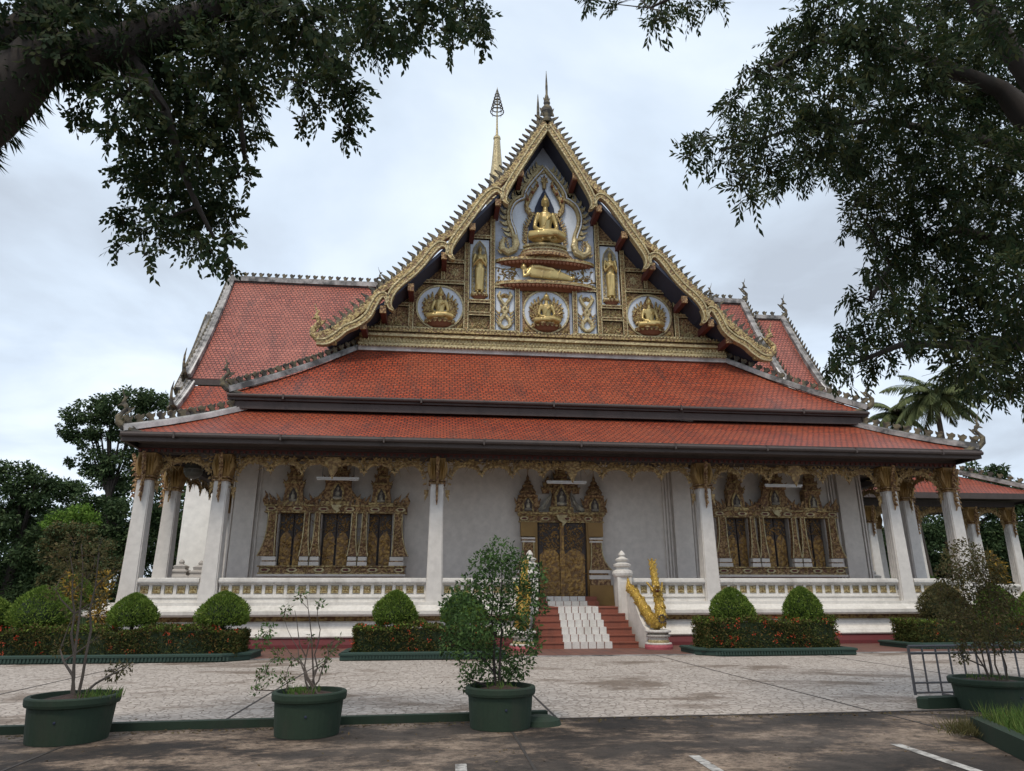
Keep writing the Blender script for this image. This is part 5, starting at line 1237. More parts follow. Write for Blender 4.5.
BT3=[(-25.93,20.65,7.38,0.92),(-24.76,20.69,6.82,1.27),(-23.59,20.82,5.99,1.39),(-22.14,20.74,5.71,1.50),(-24.40,21.33,4.61,1.62),(-22.65,21.48,3.50,1.73),(-20.67,20.92,4.60,1.73),(-18.41,20.33,5.70,1.44),(-21.16,21.82,1.85,1.73),(-18.88,21.40,2.39,1.73),(-24.90,22.15,2.13,1.62),(-19.88,20.15,6.81,1.50),(-19.23,20.84,4.33,1.50),(-17.48,20.90,3.49,1.50),(-20.79,19.83,8.19,1.04)]
BT4=[(32.76,21.88,9.44,0.97),(33.80,21.86,9.11,1.11),(35.20,21.91,8.44,0.97),(34.47,21.58,9.77,0.55),(33.50,22.30,7.78,1.25),(35.24,22.31,7.11,1.39),(36.60,21.96,7.77,1.11),(34.60,22.89,5.46,1.73),(36.68,22.76,5.12,1.73),(32.89,23.19,5.13,1.73),(30.50,23.66,4.47,2.08),(27.77,24.16,3.82,2.08),(36.06,23.45,3.14,1.73),(31.94,24.11,2.48,1.73),(25.72,24.59,3.16,1.73)]
BUSH=[(-18.89,7.25,3.94,0.55),(-18.11,7.22,3.76,0.62),(-17.32,7.24,3.38,0.55),(-19.25,7.51,3.20,0.62),(-18.27,7.52,2.82,0.78),(-17.10,7.45,2.64,0.62),(-18.83,7.81,2.08,0.70),(-17.66,7.74,1.89,0.70)]
LEFT=[(-8.64,-16.03,6.96,0.44),(-8.53,-15.51,7.64,0.44),(-7.80,-15.87,7.16,0.46),(-7.50,-15.49,7.64,0.50),(-6.97,-15.49,7.63,0.50),(-6.13,-16.62,6.59,0.37),(-5.68,-16.75,6.45,0.33),(-5.59,-15.25,8.02,0.43),(-5.01,-16.39,6.97,0.36),(-4.61,-16.50,6.99,0.30),(-4.23,-15.12,8.34,0.30),(-4.09,-16.05,7.18,0.17),(-4.40,-15.30,7.73,0.17),(-7.90,-15.53,6.95,0.37),(-7.58,-15.26,7.22,0.45),(-6.69,-16.27,6.34,0.38),(-6.62,-15.36,7.16,0.38),(-6.30,-14.97,7.62,0.36),(-5.69,-15.71,7.07,0.30),(-5.32,-15.37,7.56,0.30),(-4.91,-15.57,7.49,0.25),(-7.35,-16.27,5.88,0.28),(-7.67,-14.87,6.93,0.42),(-7.07,-15.25,6.61,0.42),(-6.50,-15.90,6.25,0.30),(-7.40,-16.23,5.52,0.18),(-7.93,-14.48,6.59,0.41),(-7.12,-15.33,5.97,0.38),(-6.90,-14.90,6.43,0.30),(-8.17,-14.32,6.26,0.24),(-7.60,-14.68,5.93,0.39),(-7.31,-14.28,6.14,0.39),(-6.55,-15.47,5.61,0.17),(-8.14,-14.34,5.71,0.19),(-7.44,-15.12,5.17,0.27),(-7.49,-14.10,5.75,0.32),(-7.08,-14.30,5.80,0.26),(-6.36,-15.91,4.62,0.11),(-6.67,-15.77,4.59,0.17),(-7.27,-15.53,4.65,0.10),(-7.07,-13.95,5.35,0.15),(-7.80,-15.03,4.96,0.09),(-8.49,-14.97,6.51,0.16),(-7.95,-15.74,6.26,0.18),(-6.00,-15.59,6.69,0.17),(-5.63,-15.88,6.54,0.19),(-5.76,-15.84,6.19,0.12),(-5.48,-15.48,6.76,0.22),(-5.53,-15.37,6.39,0.18),(-5.77,-14.91,7.50,0.22),(-6.05,-15.14,6.61,0.10),(-5.47,-14.75,7.08,0.12),(-6.69,-14.76,6.97,0.17),(-6.68,-14.41,6.88,0.12),(-9.30,-15.04,7.39,0.34),(-8.14,-16.16,6.59,0.27),(-8.56,-14.82,7.89,0.31),(-9.77,-14.33,7.55,0.25)]
LIMB1=[(-9.71,-15.10,2.43,0.400),(-9.39,-15.60,4.30,0.370),(-9.11,-15.82,5.58,0.314),(-8.40,-15.95,6.43,0.226),(-7.76,-15.82,6.82,0.184),(-7.10,-15.67,7.44,0.130),(-6.26,-15.44,8.11,0.092),(-5.01,-15.46,8.39,0.059)]
LIMB2=[(-9.35,-15.61,4.30,0.314),(-8.95,-15.75,6.34,0.249),(-8.51,-15.75,7.53,0.158),(-7.77,-15.83,8.21,0.087)]
LIMB3=[(-7.76,-15.82,6.82,0.092),(-7.33,-15.59,6.25,0.052),(-7.08,-15.29,5.51,0.032),(-6.80,-15.16,5.01,0.016)]
LIMB4=[(-6.26,-15.44,8.11,0.058),(-5.86,-15.48,7.41,0.034),(-5.54,-15.37,6.58,0.017)]
LIMB5=[(-7.10,-15.67,7.44,0.065),(-6.73,-15.42,6.83,0.044),(-6.60,-15.17,5.99,0.022)]
P1=[(-8.56,-13.25,1.99,0.16),(-8.28,-13.31,1.82,0.14),(-8.73,-13.19,1.88,0.14),(-8.31,-13.39,1.60,0.16),(-7.99,-13.56,1.65,0.09),(-8.63,-13.35,1.49,0.10),(-8.53,-13.03,1.27,0.12),(-8.12,-13.39,1.38,0.09),(-7.95,-13.13,0.60,0.11),(-7.85,-13.11,0.64,0.08),(-8.59,-13.09,0.84,0.07),(-8.20,-13.17,0.95,0.06),(-8.64,-13.09,1.72,0.16),(-8.11,-13.63,1.97,0.09)]
P2=[(-5.87,-13.74,1.43,0.07),(-6.13,-13.17,1.26,0.07),(-5.72,-13.26,1.32,0.06),(-6.31,-13.06,1.04,0.09),(-6.33,-13.31,0.94,0.10),(-6.20,-13.00,0.75,0.09),(-6.34,-12.93,0.53,0.11),(-6.03,-13.33,0.51,0.09),(-5.58,-13.20,0.82,0.08),(-5.64,-13.09,0.65,0.08),(-5.80,-13.25,0.93,0.06),(-5.96,-13.24,0.72,0.07),(-6.37,-13.22,0.40,0.06),(-5.44,-13.46,0.94,0.05)]
P3=[(-3.63,-13.63,1.88,0.21),(-3.80,-13.60,1.76,0.19),(-3.39,-13.60,1.73,0.19),(-3.67,-13.40,1.54,0.26),(-3.38,-13.53,1.37,0.24),(-3.97,-13.46,1.48,0.19),(-4.14,-13.20,1.37,0.15),(-3.86,-13.57,1.20,0.28),(-4.07,-13.21,1.03,0.24),(-4.19,-13.18,1.25,0.14),(-3.55,-13.42,1.09,0.24),(-3.22,-13.64,1.54,0.14),(-3.11,-13.28,1.31,0.12),(-3.26,-13.47,1.03,0.14),(-3.90,-13.36,0.81,0.26),(-3.65,-13.20,0.63,0.24),(-3.34,-13.11,0.68,0.19),(-3.21,-13.50,0.87,0.10),(-4.19,-13.27,0.86,0.14),(-3.94,-13.17,0.47,0.14),(-3.44,-12.96,0.44,0.17),(-3.15,-13.59,1.71,0.07)]
P4=[(2.36,-13.55,1.85,0.26),(1.92,-13.81,1.65,0.17),(2.41,-13.79,1.71,0.22),(2.36,-13.55,1.48,0.28),(2.13,-13.36,1.36,0.18),(2.65,-13.69,1.47,0.18),(2.39,-13.70,1.24,0.25),(1.98,-13.68,1.12,0.20),(2.82,-13.59,1.23,0.18),(2.20,-13.61,0.94,0.20),(2.76,-13.32,0.87,0.18),(2.05,-13.42,1.48,0.10),(2.75,-13.65,0.88,0.15),(2.12,-13.48,0.70,0.10)]
RIGHT=[(-2.27,-13.72,10.19,0.18),(-2.21,-14.64,9.15,0.11),(-1.40,-14.34,9.58,0.29),(-1.99,-15.62,7.94,0.14),(-0.83,-14.08,9.95,0.27),(-0.80,-14.81,9.23,0.16),(0.22,-15.71,8.34,0.43),(0.30,-16.33,7.65,0.45),(2.74,-14.38,9.89,0.64),(3.85,-14.12,10.27,0.66),(1.92,-16.44,7.72,0.47),(0.56,-14.13,9.25,0.33),(0.28,-15.22,8.21,0.45),(0.32,-15.93,7.40,0.49),(1.23,-15.60,7.72,0.52),(3.07,-14.44,8.95,0.62),(4.09,-14.25,9.21,0.64),(-1.04,-16.04,6.97,0.18),(0.19,-14.48,8.28,0.42),(-0.32,-16.03,6.70,0.40),(1.59,-14.23,8.20,0.61),(1.40,-15.33,7.21,0.52),(3.46,-13.93,8.51,0.64),(4.45,-13.75,8.74,0.66),(-0.59,-14.63,7.76,0.19),(0.22,-13.15,8.56,0.32),(-0.37,-15.14,6.99,0.40),(-0.30,-15.81,6.35,0.38),(-0.91,-14.15,7.45,0.19),(-1.74,-15.72,6.04,0.15),(-1.13,-15.30,6.45,0.26),(-0.38,-14.72,6.81,0.34),(0.49,-14.18,7.14,0.31),(-1.01,-15.34,6.03,0.19),(-1.06,-15.62,5.59,0.15),(0.58,-13.31,7.39,0.21),(0.57,-15.16,6.76,0.42),(1.74,-13.26,7.87,0.34),(2.22,-13.52,7.81,0.61),(1.72,-15.02,6.65,0.53),(2.64,-14.87,6.83,0.55),(3.25,-14.76,6.95,0.48),(1.34,-14.00,6.67,0.20),(1.44,-14.18,6.65,0.22),(1.11,-14.14,6.19,0.14),(1.71,-14.12,6.63,0.36),(2.28,-13.03,6.71,0.31),(1.67,-14.37,6.09,0.40),(2.00,-14.70,6.14,0.52),(3.44,-13.96,6.67,0.61),(2.48,-15.34,5.73,0.43),(0.90,-14.78,5.26,0.20),(2.77,-12.80,6.25,0.44),(2.18,-14.22,5.60,0.51),(2.93,-14.22,5.64,0.57),(1.84,-15.79,4.74,0.39),(0.90,-14.30,5.07,0.18),(1.59,-13.82,5.24,0.28),(0.68,-15.51,4.34,0.33),(2.65,-13.76,5.08,0.50),(3.32,-13.76,5.04,0.56),(2.00,-15.49,4.29,0.33),(1.15,-13.50,4.90,0.17),(1.16,-14.03,4.70,0.24),(2.04,-13.38,4.83,0.31),(0.73,-14.28,4.31,0.18),(1.25,-13.12,4.59,0.17),(1.82,-13.08,4.62,0.20),(0.89,-15.47,4.17,0.22),(1.40,-15.31,3.92,0.36),(3.60,-13.48,4.55,0.46),(4.11,-12.49,4.57,0.35),(2.52,-14.71,3.84,0.27),(2.42,-14.05,4.18,0.16),(0.93,-13.44,4.37,0.10),(0.65,-14.30,4.00,0.10)]
RLIMB0=[(6.03,-12.63,1.34,0.577),(5.21,-14.18,5.32,0.471),(4.33,-14.66,7.18,0.305),(3.44,-14.59,8.32,0.114),(2.06,-14.52,8.94,0.065),(0.91,-14.44,9.08,0.036),(-0.40,-15.24,7.73,0.031)]
RLIMB1=[(5.21,-14.18,5.32,0.333),(4.13,-14.04,5.95,0.127),(3.00,-13.86,6.46,0.065),(2.15,-13.68,6.18,0.036),(1.06,-14.37,5.04,0.026)]
RLIMB2=[(4.15,-14.81,7.06,0.217),(3.17,-14.35,7.64,0.071),(1.81,-14.20,7.98,0.040),(0.42,-14.17,7.71,0.025),(-0.87,-14.63,6.95,0.019)]
RLIMB3=[(5.21,-14.18,5.32,0.249),(4.04,-13.98,4.76,0.137),(2.87,-13.93,4.66,0.081),(1.73,-13.90,4.63,0.040),(1.01,-13.83,4.34,0.020)]
RLIMB4=[(4.15,-14.81,7.06,0.163),(2.30,-15.52,9.36,0.106),(0.34,-15.53,9.43,0.065),(-1.27,-15.38,8.83,0.032),(-1.89,-15.22,8.56,0.015)]

# ================================================================== serpents beside the stair
for s in (-1, 1):
    t = thing('naga_statue', ('left' if s < 0 else 'right') + ' golden serpent statue at the foot of the white stair wall' + (', behind the potted tree' if s < 0 else ''), 'statue', (s * 1.9, -2.05, 0), 'golden serpents guarding the stair')
    m = MB(); cx, cy = s * 1.90, -2.05
    for hw, z0, z1, mt in ((.36, 0, .12, 'pink_paint'), (.34, .12, .17, 'white_paint'), (.28, .17, .24, 'gold_trim'), (.26, .24, .32, 'white_paint'), (.31, .32, .38, 'stupa_stone_and_groove_shade'), (.27, .38, .44, 'grey_relief'), (.34, .44, .50, 'white_paint')):
        m.lathe([(hw, z0), (hw * 1.03, (z0 + z1) / 2), (hw, z1)], (cx, cy, .02), mt, 20, 1.05, 1)
    m.build('pedestal', t)
    m = MB()
    pts = [(1.66, -.62, 2.02), (1.67, -.66, 1.85), (1.66, -.70, 1.68), (1.70, -.85, 1.60), (1.76, -1.05, 1.48), (1.83, -1.30, 1.25), (1.90, -1.60, .98), (1.96, -1.90, .78), (2.02, -2.15, .70), (2.06, -2.32, .76), (2.08, -2.36, .95), (2.08, -2.32, 1.18), (2.06, -2.30, 1.38), (2.03, -2.33, 1.52), (2.00, -2.40, 1.62)]
    rad = [.012, .05, .09, .115, .135, .15, .155, .165, .185, .185, .155, .135, .12, .11, .10]
    m.tube([(s * x, y, z) for x, y, z in pts], rad, 'naga_gold', 14)
    for i in range(3, 13):
        p = Vector((s * pts[i][0], pts[i][1], pts[i][2] + rad[i] * .8)) if i < 9 else Vector((s * pts[i][0], pts[i][1] + rad[i] * .9, pts[i][2])); m.flame(p, (0, -1, -.5) if i < 9 else (0, 0, 1), (0, .3, 1) if i < 9 else (0, 1, 0), .12, .15, .04, 'naga_gold')
    for i in range(3, 14):                              # rows of raised scales round the coil and neck
        for a in range(9):
            th = a * 2 * math.pi / 9 + i * .35; v = Vector(pts[i]); v.x *= s; d_ = Vector(pts[min(14, i + 1)]) - Vector(pts[i - 1]); d_.x *= s; d_.normalize(); e1 = d_.cross(Vector((1, 0, 0))).normalized(); e2 = d_.cross(e1)
            nn_ = e1 * math.cos(th) + e2 * math.sin(th); m.flame(v + nn_ * rad[i] * .93, d_.cross(nn_), (d_ * -1 + nn_ * .35), .11, .10, .03, 'naga_gold', 0)
    for a in range(10): th = a * math.pi / 5; m.blob((s * 2.06 + .10 * math.cos(th), -2.53, .82 + .10 * math.sin(th)), (.03, .02, .03), 'dark_wood', 6, 4)
    B = m.build('body', t, smooth=False)
    m = MB()
    m.tube([(s * 2.02, -2.30, 1.52), (s * 2.0, -2.38, 1.64), (s * 1.98, -2.52, 1.66), (s * 1.96, -2.62, 1.72)], [.11, .12, .09, .035], 'naga_gold', 10)
    m.tube([(s * 2.02, -2.34, 1.50), (s * 1.99, -2.46, 1.49), (s * 1.97, -2.55, 1.46)], [.08, .055, .02], 'naga_gold', 8)
    m.blob((s * 1.99, -2.46, 1.565), (.06, .09, .035), 'red_paint', 8, 5)
    for q in (-1, 1):
        m.blob((s * 1.99 + q * .08, -2.44, 1.68), (.03, .03, .03), 'white_paint', 8, 5); m.flame((s * 2.02 + q * .1, -2.3, 1.55), (0, 1, 0), (q * .5, .3, 1), .3, .15, .04, 'naga_gold')
        for k in range(3): m.blob((s * 1.98 + q * .04, -2.5 - k * .03, 1.60), (.01, .01, .022), 'white_paint', 5, 3)
    m.tube([(s * 2.0, -2.34, 1.70), (s * 1.99, -2.30, 1.90), (s * 1.96, -2.28, 2.10), (s * 1.94, -2.30, 2.28), (s * 1.92, -2.34, 2.46)], [.11, .095, .075, .06, .025], 'naga_gold', 10)
    for k in range(5): 
        for q in (-1, 1): m.flame((s * 1.99 - s * k * .012 + q * .05, -2.3, 1.78 + k * .13), (q, 0, 0), (q * .2, 0, 1), .15, .09, .05, 'naga_gold')
    m.v = [(a - s * .11, b + .18, c) for a, b, c in m.v]; m.build('head', t); B.location = (B.location.x - s * .11, B.location.y + .18, B.location.z)

# ================================================================== small things on the veranda
for cx, lab in ((-7.57, 'white tube light hanging before the left triple window'), (0, 'white tube light hanging before the temple door'), (7.7, 'white tube light hanging before the right triple window')):
    t = thing('tube_light', lab, 'lamp', (cx, 1.0, 5.1)); m = MB(); m.box(cx - .68, cx + .68, .95, 1.05, 5.10, 5.16, 'lamp_white'); m.tube([(cx - .66, 1.0, 5.08), (cx + .66, 1.0, 5.08)], .02, 'lamp_white', 8); m.build('fixture', t)
    m = MB(); m.tube([(cx - .5, 1, 5.15), (cx - .5, 1, 5.9)], .008, 'grey_metal', 5); m.tube([(cx + .5, 1, 5.15), (cx + .5, 1, 5.9)], .008, 'grey_metal', 5); m.build('hanger', t)
t = thing('hanging_drum', 'dark round drum hanging in the leftmost veranda arch', 'drum', (-12.1, 1.0, 5.4)); m = MB()
m.lathe([(.08, -.30), (.20, -.25), (.28, -.12), (.29, .02), (.24, .16), (.08, .24)], (-12.12, 1.0, 5.34), 'gong_metal', 20); m.lathe([(.295, -.03), (.31, 0), (.295, .03)], (-12.12, 1.0, 5.34), 'gong_metal', 20); m.build('drum_body', t)
m = MB(); m.tube([(-12.12, 1.0, 5.64), (-12.12, 1.0, 5.95)], .02, 'gong_metal', 6); m.build('hanger', t)
def stupa(x, y, z, h, lab):
    t = thing('small_stupa', lab, 'shrine', (x, y, z), 'little stone stupas behind the balustrades'); m = MB()
    m.lathe([(.62, 0), (.62, .16), (.50, .20), (.50, .30), (.56, .34), (.56, .40), (.40, .46), (.36, .52), (.42, .56), (.42, .60), (.26, .66), (.28, .72), (.30, .76), (.20, .80), (.08, .84), (.11, .90), (.08, .95), (.02, 1.0)], (x, y, z), 'stupa_stone_and_groove_shade', 4, h, h, math.pi / 4, math.pi / 4 + 2 * math.pi)
    m.v = [(a, b, z + (c - z) * h) for a, b, c in m.v]; m.build('stupa_body', t)
    m = MB(); m.lathe([(.5, 0), (.5, 1.0)], (x, y, z - 1.0), 'stupa_stone_and_groove_shade', 4, h * 1.1, h * 1.1, math.pi / 4, math.pi / 4 + 2 * math.pi); m.build('stupa_base', t)
stupa(-14.5, 8.2, 1.75, 1.15, 'left one of the two grey stupas before the bright wall in the leftmost arch'); stupa(-13.75, 8.2, 1.75, 1.1, 'right one of the two grey stupas before the bright wall in the leftmost arch'); stupa(14.1, 6.4, 1.5, .95, 'grey stone stupa seen between the right veranda columns')

# ================================================================== side pavilion
PV = thing('pavilion', 'smaller red roofed pavilion on white columns behind the right end of the temple', 'pavilion', (19, 10, 0))
m = MB(); curved_roof(m, [(12.6, 8.7, 6.15), (25.2, 8.7, 6.15)], [(12.6, 12.4, 8.1), (21.7, 12.4, 8.1)], 'tiles_red', .1, 3); curved_roof(m, [(25.2, 8.7, 6.15), (25.2, 16, 6.15)], [(21.7, 12.4, 8.1), (21.7, 16, 8.1)], 'tiles_red', .1, 3)
PR = m.build('roof', PV)
m = MB(); sweep(m, [(12.6, 8.7), (25.2, 8.7), (25.2, 16)], [(-.10, 5.88), (.03, 5.88), (.03, 6.15), (-.10, 6.15)], 'dark_wood', side=1); m.box(12.8, 25.0, 8.9, 16, 5.98, 6.04, 'dark_wood'); m.build('eave_fascia', PR)
m = MB(); c_ = MB(); cap(m, (25.2, 8.7, 6.2), (21.7, 12.4, 8.15), .34, .16, 'mortar'); merlon_line(c_, (25.2, 8.7, 6.42), (21.7, 12.4, 8.36), 'old_crest', .4, .26); m.build('hip_ridge', PR); c_.build('ridge_crest', PR)
m = MB(); m.box(12.8, 24.4, 9.6, 16, 0, 1.2, 'white_plaster'); m.box(12.8, 24.7, 9.3, 9.6, .3, 1.1, 'white_paint'); m.box(24.4, 24.7, 9.6, 16, .3, 1.1, 'white_paint'); m.build('plinth', PV)
m = MB(); m.box(12.8, 24.4, 9.85, 10.15, 5.64, 5.9, 'dark_wood'); m.build('lintel', PV)
balustrade((13.0, 10), (24.1, 10), PV)
for x, y in ((14.2, 10), (16.6, 10), (18.9, 10), (22.0, 10), (24.0, 10), (16.6, 13), (18.9, 13)):
    c = col0.copy(); COL.objects.link(c); k = cap0.copy(); COL.objects.link(k); c.parent = PV; c.matrix_parent_inverse = wmat(PV).inverted(); c.location = (x, y, 0); k.parent = c; k.location = (0, 0, 0)
    if y == 10:
        b = br0[(0, -1)].copy(); COL.objects.link(b); b.parent = c; b.location = (0, 0, 0)
for a, b in ((22.25, 23.75), (19.15, 21.75), (16.85, 18.65), (14.45, 16.35)):
    m = fringe(b - a, [b - a], 1.0, False); m.v = [(v[0] + a, v[1] + 10, v[2]) for v in m.v]; m.build('fringe_arch', PV)

# ================================================================== hedges, clipped bushes
def hedge(x0, x1, y0, y1, z1, lab, cut=0, nf=26):
    t = thing('hedge', lab, 'hedge', ((x0 + x1) / 2, (y0 + y1) / 2, 0), 'low hedges in green kerbed beds')
    m = MB(); k = .22; P = [(x0 - k, y0 - k + (cut if cut > 0 else 0)), (x0 - k + abs(cut), y0 - k), (x1 + k, y0 - k), (x1 + k, y1 + k), (x0 - k, y1 + k)] if cut >= 0 else [(x0 - k, y0 - k), (x1 + k + cut, y0 - k), (x1 + k, y0 - k - cut), (x1 + k, y1 + k), (x0 - k, y1 + k)]
    Q = P + [P[0]]
    sweep(m, Q, [(0, 0), (.02, .02), (.02, .11), (.05, .12), (.05, .16), (0, .18), (-.14, .18), (-.14, 0)], 'green_kerb', side=1)
    L = (x1 - x0 + 2 * k); n = int(L / .085)
    for i in range(n):
        x = x0 - k + .3 + (L - .6) * i / n; m.box(x, x + .04, y0 - k - .045, y0 - k - .01, .03, .11, 'green_kerb')
    m.build('kerb', t)
    s = MB(); s.poly([(x0 - k + .1, y0 - k + .3, .1), (x1 + k - .1, y0 - k + .3, .1), (x1 + k - .1, y1 + k - .1, .1), (x0 - k + .1, y1 + k - .1, .1)], 'soil'); s.build('soil', t)
    c = MB(); c.box(x0 + .1, x1 - .1, y0 + .1, y1 - .1, .15, z1 - .1, 'core_green'); c.build('hedge_core', t)
    A = (x1 - x0) * (z1 - .1) * 2 + (x1 - x0) * (y1 - y0) + (y1 - y0) * z1 * 2; n = int(A * 1500)
    u = nrg.random((n, 3)); P = np.empty((n, 3)); face = nrg.random(n)
    P[:, 0] = x0 + u[:, 0] * (x1 - x0); P[:, 1] = y0 + u[:, 1] * (y1 - y0); P[:, 2] = .12 + u[:, 2] * (z1 - .12)
    a1 = (x1 - x0) * z1 / A; a2 = a1 + (x1 - x0) * (y1 - y0) / A; a3 = a2 + (x1 - x0) * z1 / A * .5
    f = face < a1; P[f, 1] = y0 + nrg.random(f.sum()) * .14; f = (face >= a1) & (face < a2); P[f, 2] = z1 - nrg.random(f.sum()) * .13; f = (face >= a2) & (face < a3); P[f, 1] = y1 - nrg.random(f.sum()) * .1
    f = face >= a3; sd_ = nrg.random(f.sum()) < .5; P[f, 0] = np.where(sd_, x0 + nrg.random(f.sum()) * .12, x1 - nrg.random(f.sum()) * .12)
    bulge = .06 * np.sin(P[:, 0] * 2.3) + .04 * np.sin(P[:, 0] * 5.1 + 1) + .025 * np.sin(P[:, 0] * 13); P[:, 2] += bulge * (P[:, 2] / z1) ; P[:, 1] += .05 * np.sin(P[:, 0] * 3.1 + P[:, 2] * 4)
    D = rdirs(n) + np.array([0, -.4, .35]); mi = (P[:, 2] > z1 - .09 + .03 * nrg.normal(size=n)) & (nrg.random(n) < .55)  # paler green leaves mixed into the hedge top paint in light from above
    leaf_mesh('foliage', P, D, rdirs(n), nrg.uniform(.05, .09, n), nrg.uniform(.022, .035, n), None, t, ['leaf_hedge', 'leaf_topiary_and_lit_hedge', 'leaf_brown'], np.where(mi, np.where(nrg.random(n) < .7, 1, 2), 0))
    PP = []; DD = []
    for i in range(nf):
        c = np.array([rnd.uniform(x0, x1), y0 - .03, rnd.uniform(.2, z1 + .03)]) if rnd.random() < .75 else np.array([rnd.uniform(x0, x1), rnd.uniform(y0, y1), z1 + .02]); k2 = rnd.randint(4, 14)
        d = rdirs(k2); PP.append(c + d * .028 * rnd.uniform(.7, 1.6)); DD.append(d + np.array([0, -.5, 0]))
    PP = np.concatenate(PP); DD = np.concatenate(DD); leaf_mesh('blossoms', PP, DD, rdirs(len(PP)), .042, .028, 'petal_red', t)
hedge(-17.5, -8.85, -4.25, -3.15, .74, 'long low hedge with red blossoms along the left edge of the photo', -.5, 60)
hedge(-6.25, -2.9, -4.3, -3.2, .76, 'low hedge with red blossoms behind the tall leafy potted tree', 0, 26)
hedge(2.45, 5.95, -4.3, -3.2, .86, 'low hedge with red blossoms under two clipped bushes right of the stair', .55, 34)
hedge(9.0, 15.5, -2.9, -1.8, .76, 'low hedge at the far right behind the metal barrier', .3, 20)

def topiary(x, y, z0, rx, h, lab, mat='leaf_topiary_and_lit_hedge', n=6500, tall=0):
    top_ = z0 + h; z0 = max(z0 + .13, .74); h = top_ - z0; rx *= .90
    t = thing('topiary_bush', lab, 'bush', (x, y, 0), 'clipped dome bushes in the beds')
    c = MB(); pr = [(rx * .5, z0 + .06), (rx * .74, z0 + h * .14), (rx * .80, z0 + h * .34), (rx * .64, z0 + h * .58), (rx * .36, z0 + h * .78), (rx * .08, z0 + h * .90)]
    c.lathe(pr, (x, y, 0), 'core_green', 20); c.build('foliage_core', t)
    c = MB(); c.tube([(x, y, .05), (x + .02, y, z0 + .2)], [.05, .04], 'bark', 7); c.build('stem', t)
    v = nrg.random(n); a = nrg.random(n) * 2 * math.pi
    zz = v; r = np.interp(zz, [0, .06, .18, .36, .55, .72, .86, .95, 1.0], [.62, .88, 1.0, 1.0, .88, .68, .44, .23, .0]) * rx
    r *= (1 + .05 * np.sin(a * 3 + x) * np.sin(zz * 7) + .03 * np.sin(a * 7 + zz * 9)) * (1 - nrg.random(n) ** 1.5 * .24) * (1 + .045 * np.sin(a * 5 + x * 3 + zz * 4) + .03 * np.sin(a * 11 - zz * 13 + x))
    P = np.stack([x + r * np.cos(a), y + r * np.sin(a), z0 + zz * h], 1)
    D = np.stack([np.cos(a), np.sin(a), .6 + zz], 1) + rdirs(n) * .9
    leaf_mesh('foliage', P, D, rdirs(n), nrg.uniform(.04, .085, n), nrg.uniform(.02, .038, n), mat, t)
topiary(-13.62, -3.6, .55, .72, 1.10, 'big clipped dome bush at the left edge, standing in the long hedge'); topiary(-14.9, -3.4, .5, .62, .95, 'clipped dome bush cut by the left edge of the photo')
topiary(-15.2, 1.2, .95, .60, 1.15, 'clipped dome bush farther back behind the left hedge', 'leaf_topiary_and_lit_hedge')
topiary(-11.50, -3.65, .6, .58, .88, 'looser clipped bush below the leftmost white column', 'leaf_topiary_and_lit_hedge'); topiary(-9.42, -3.65, .62, .66, .90, 'neat dark clipped dome below the second white column')
topiary(-5.30, -3.65, .62, .58, .92, 'clipped dome bush at the left end of the hedge behind the potted tree'); topiary(-3.60, -3.65, .62, .60, .86, 'clipped bush hidden behind the tall leafy potted tree')
topiary(3.42, -3.65, .68, .60, .92, 'wider of the two clipped domes right of the stair'); topiary(5.38, -3.65, .66, .53, .96, 'narrower clipped dome at the right end of the hedge beside the stair')
topiary(10.45, -2.3, .60, .74, 1.15, 'big clipped bush behind the brownish potted shrub on the right', 'leaf_olive'); topiary(12.3, -2.1, .60, .62, 1.1, 'clipped bush at the right edge behind the barrier', 'leaf_lime'); topiary(13.6, -2.1, .60, .6, 1.0, 'clipped bush cut by the right edge of the photo', 'leaf_topiary_and_lit_hedge')

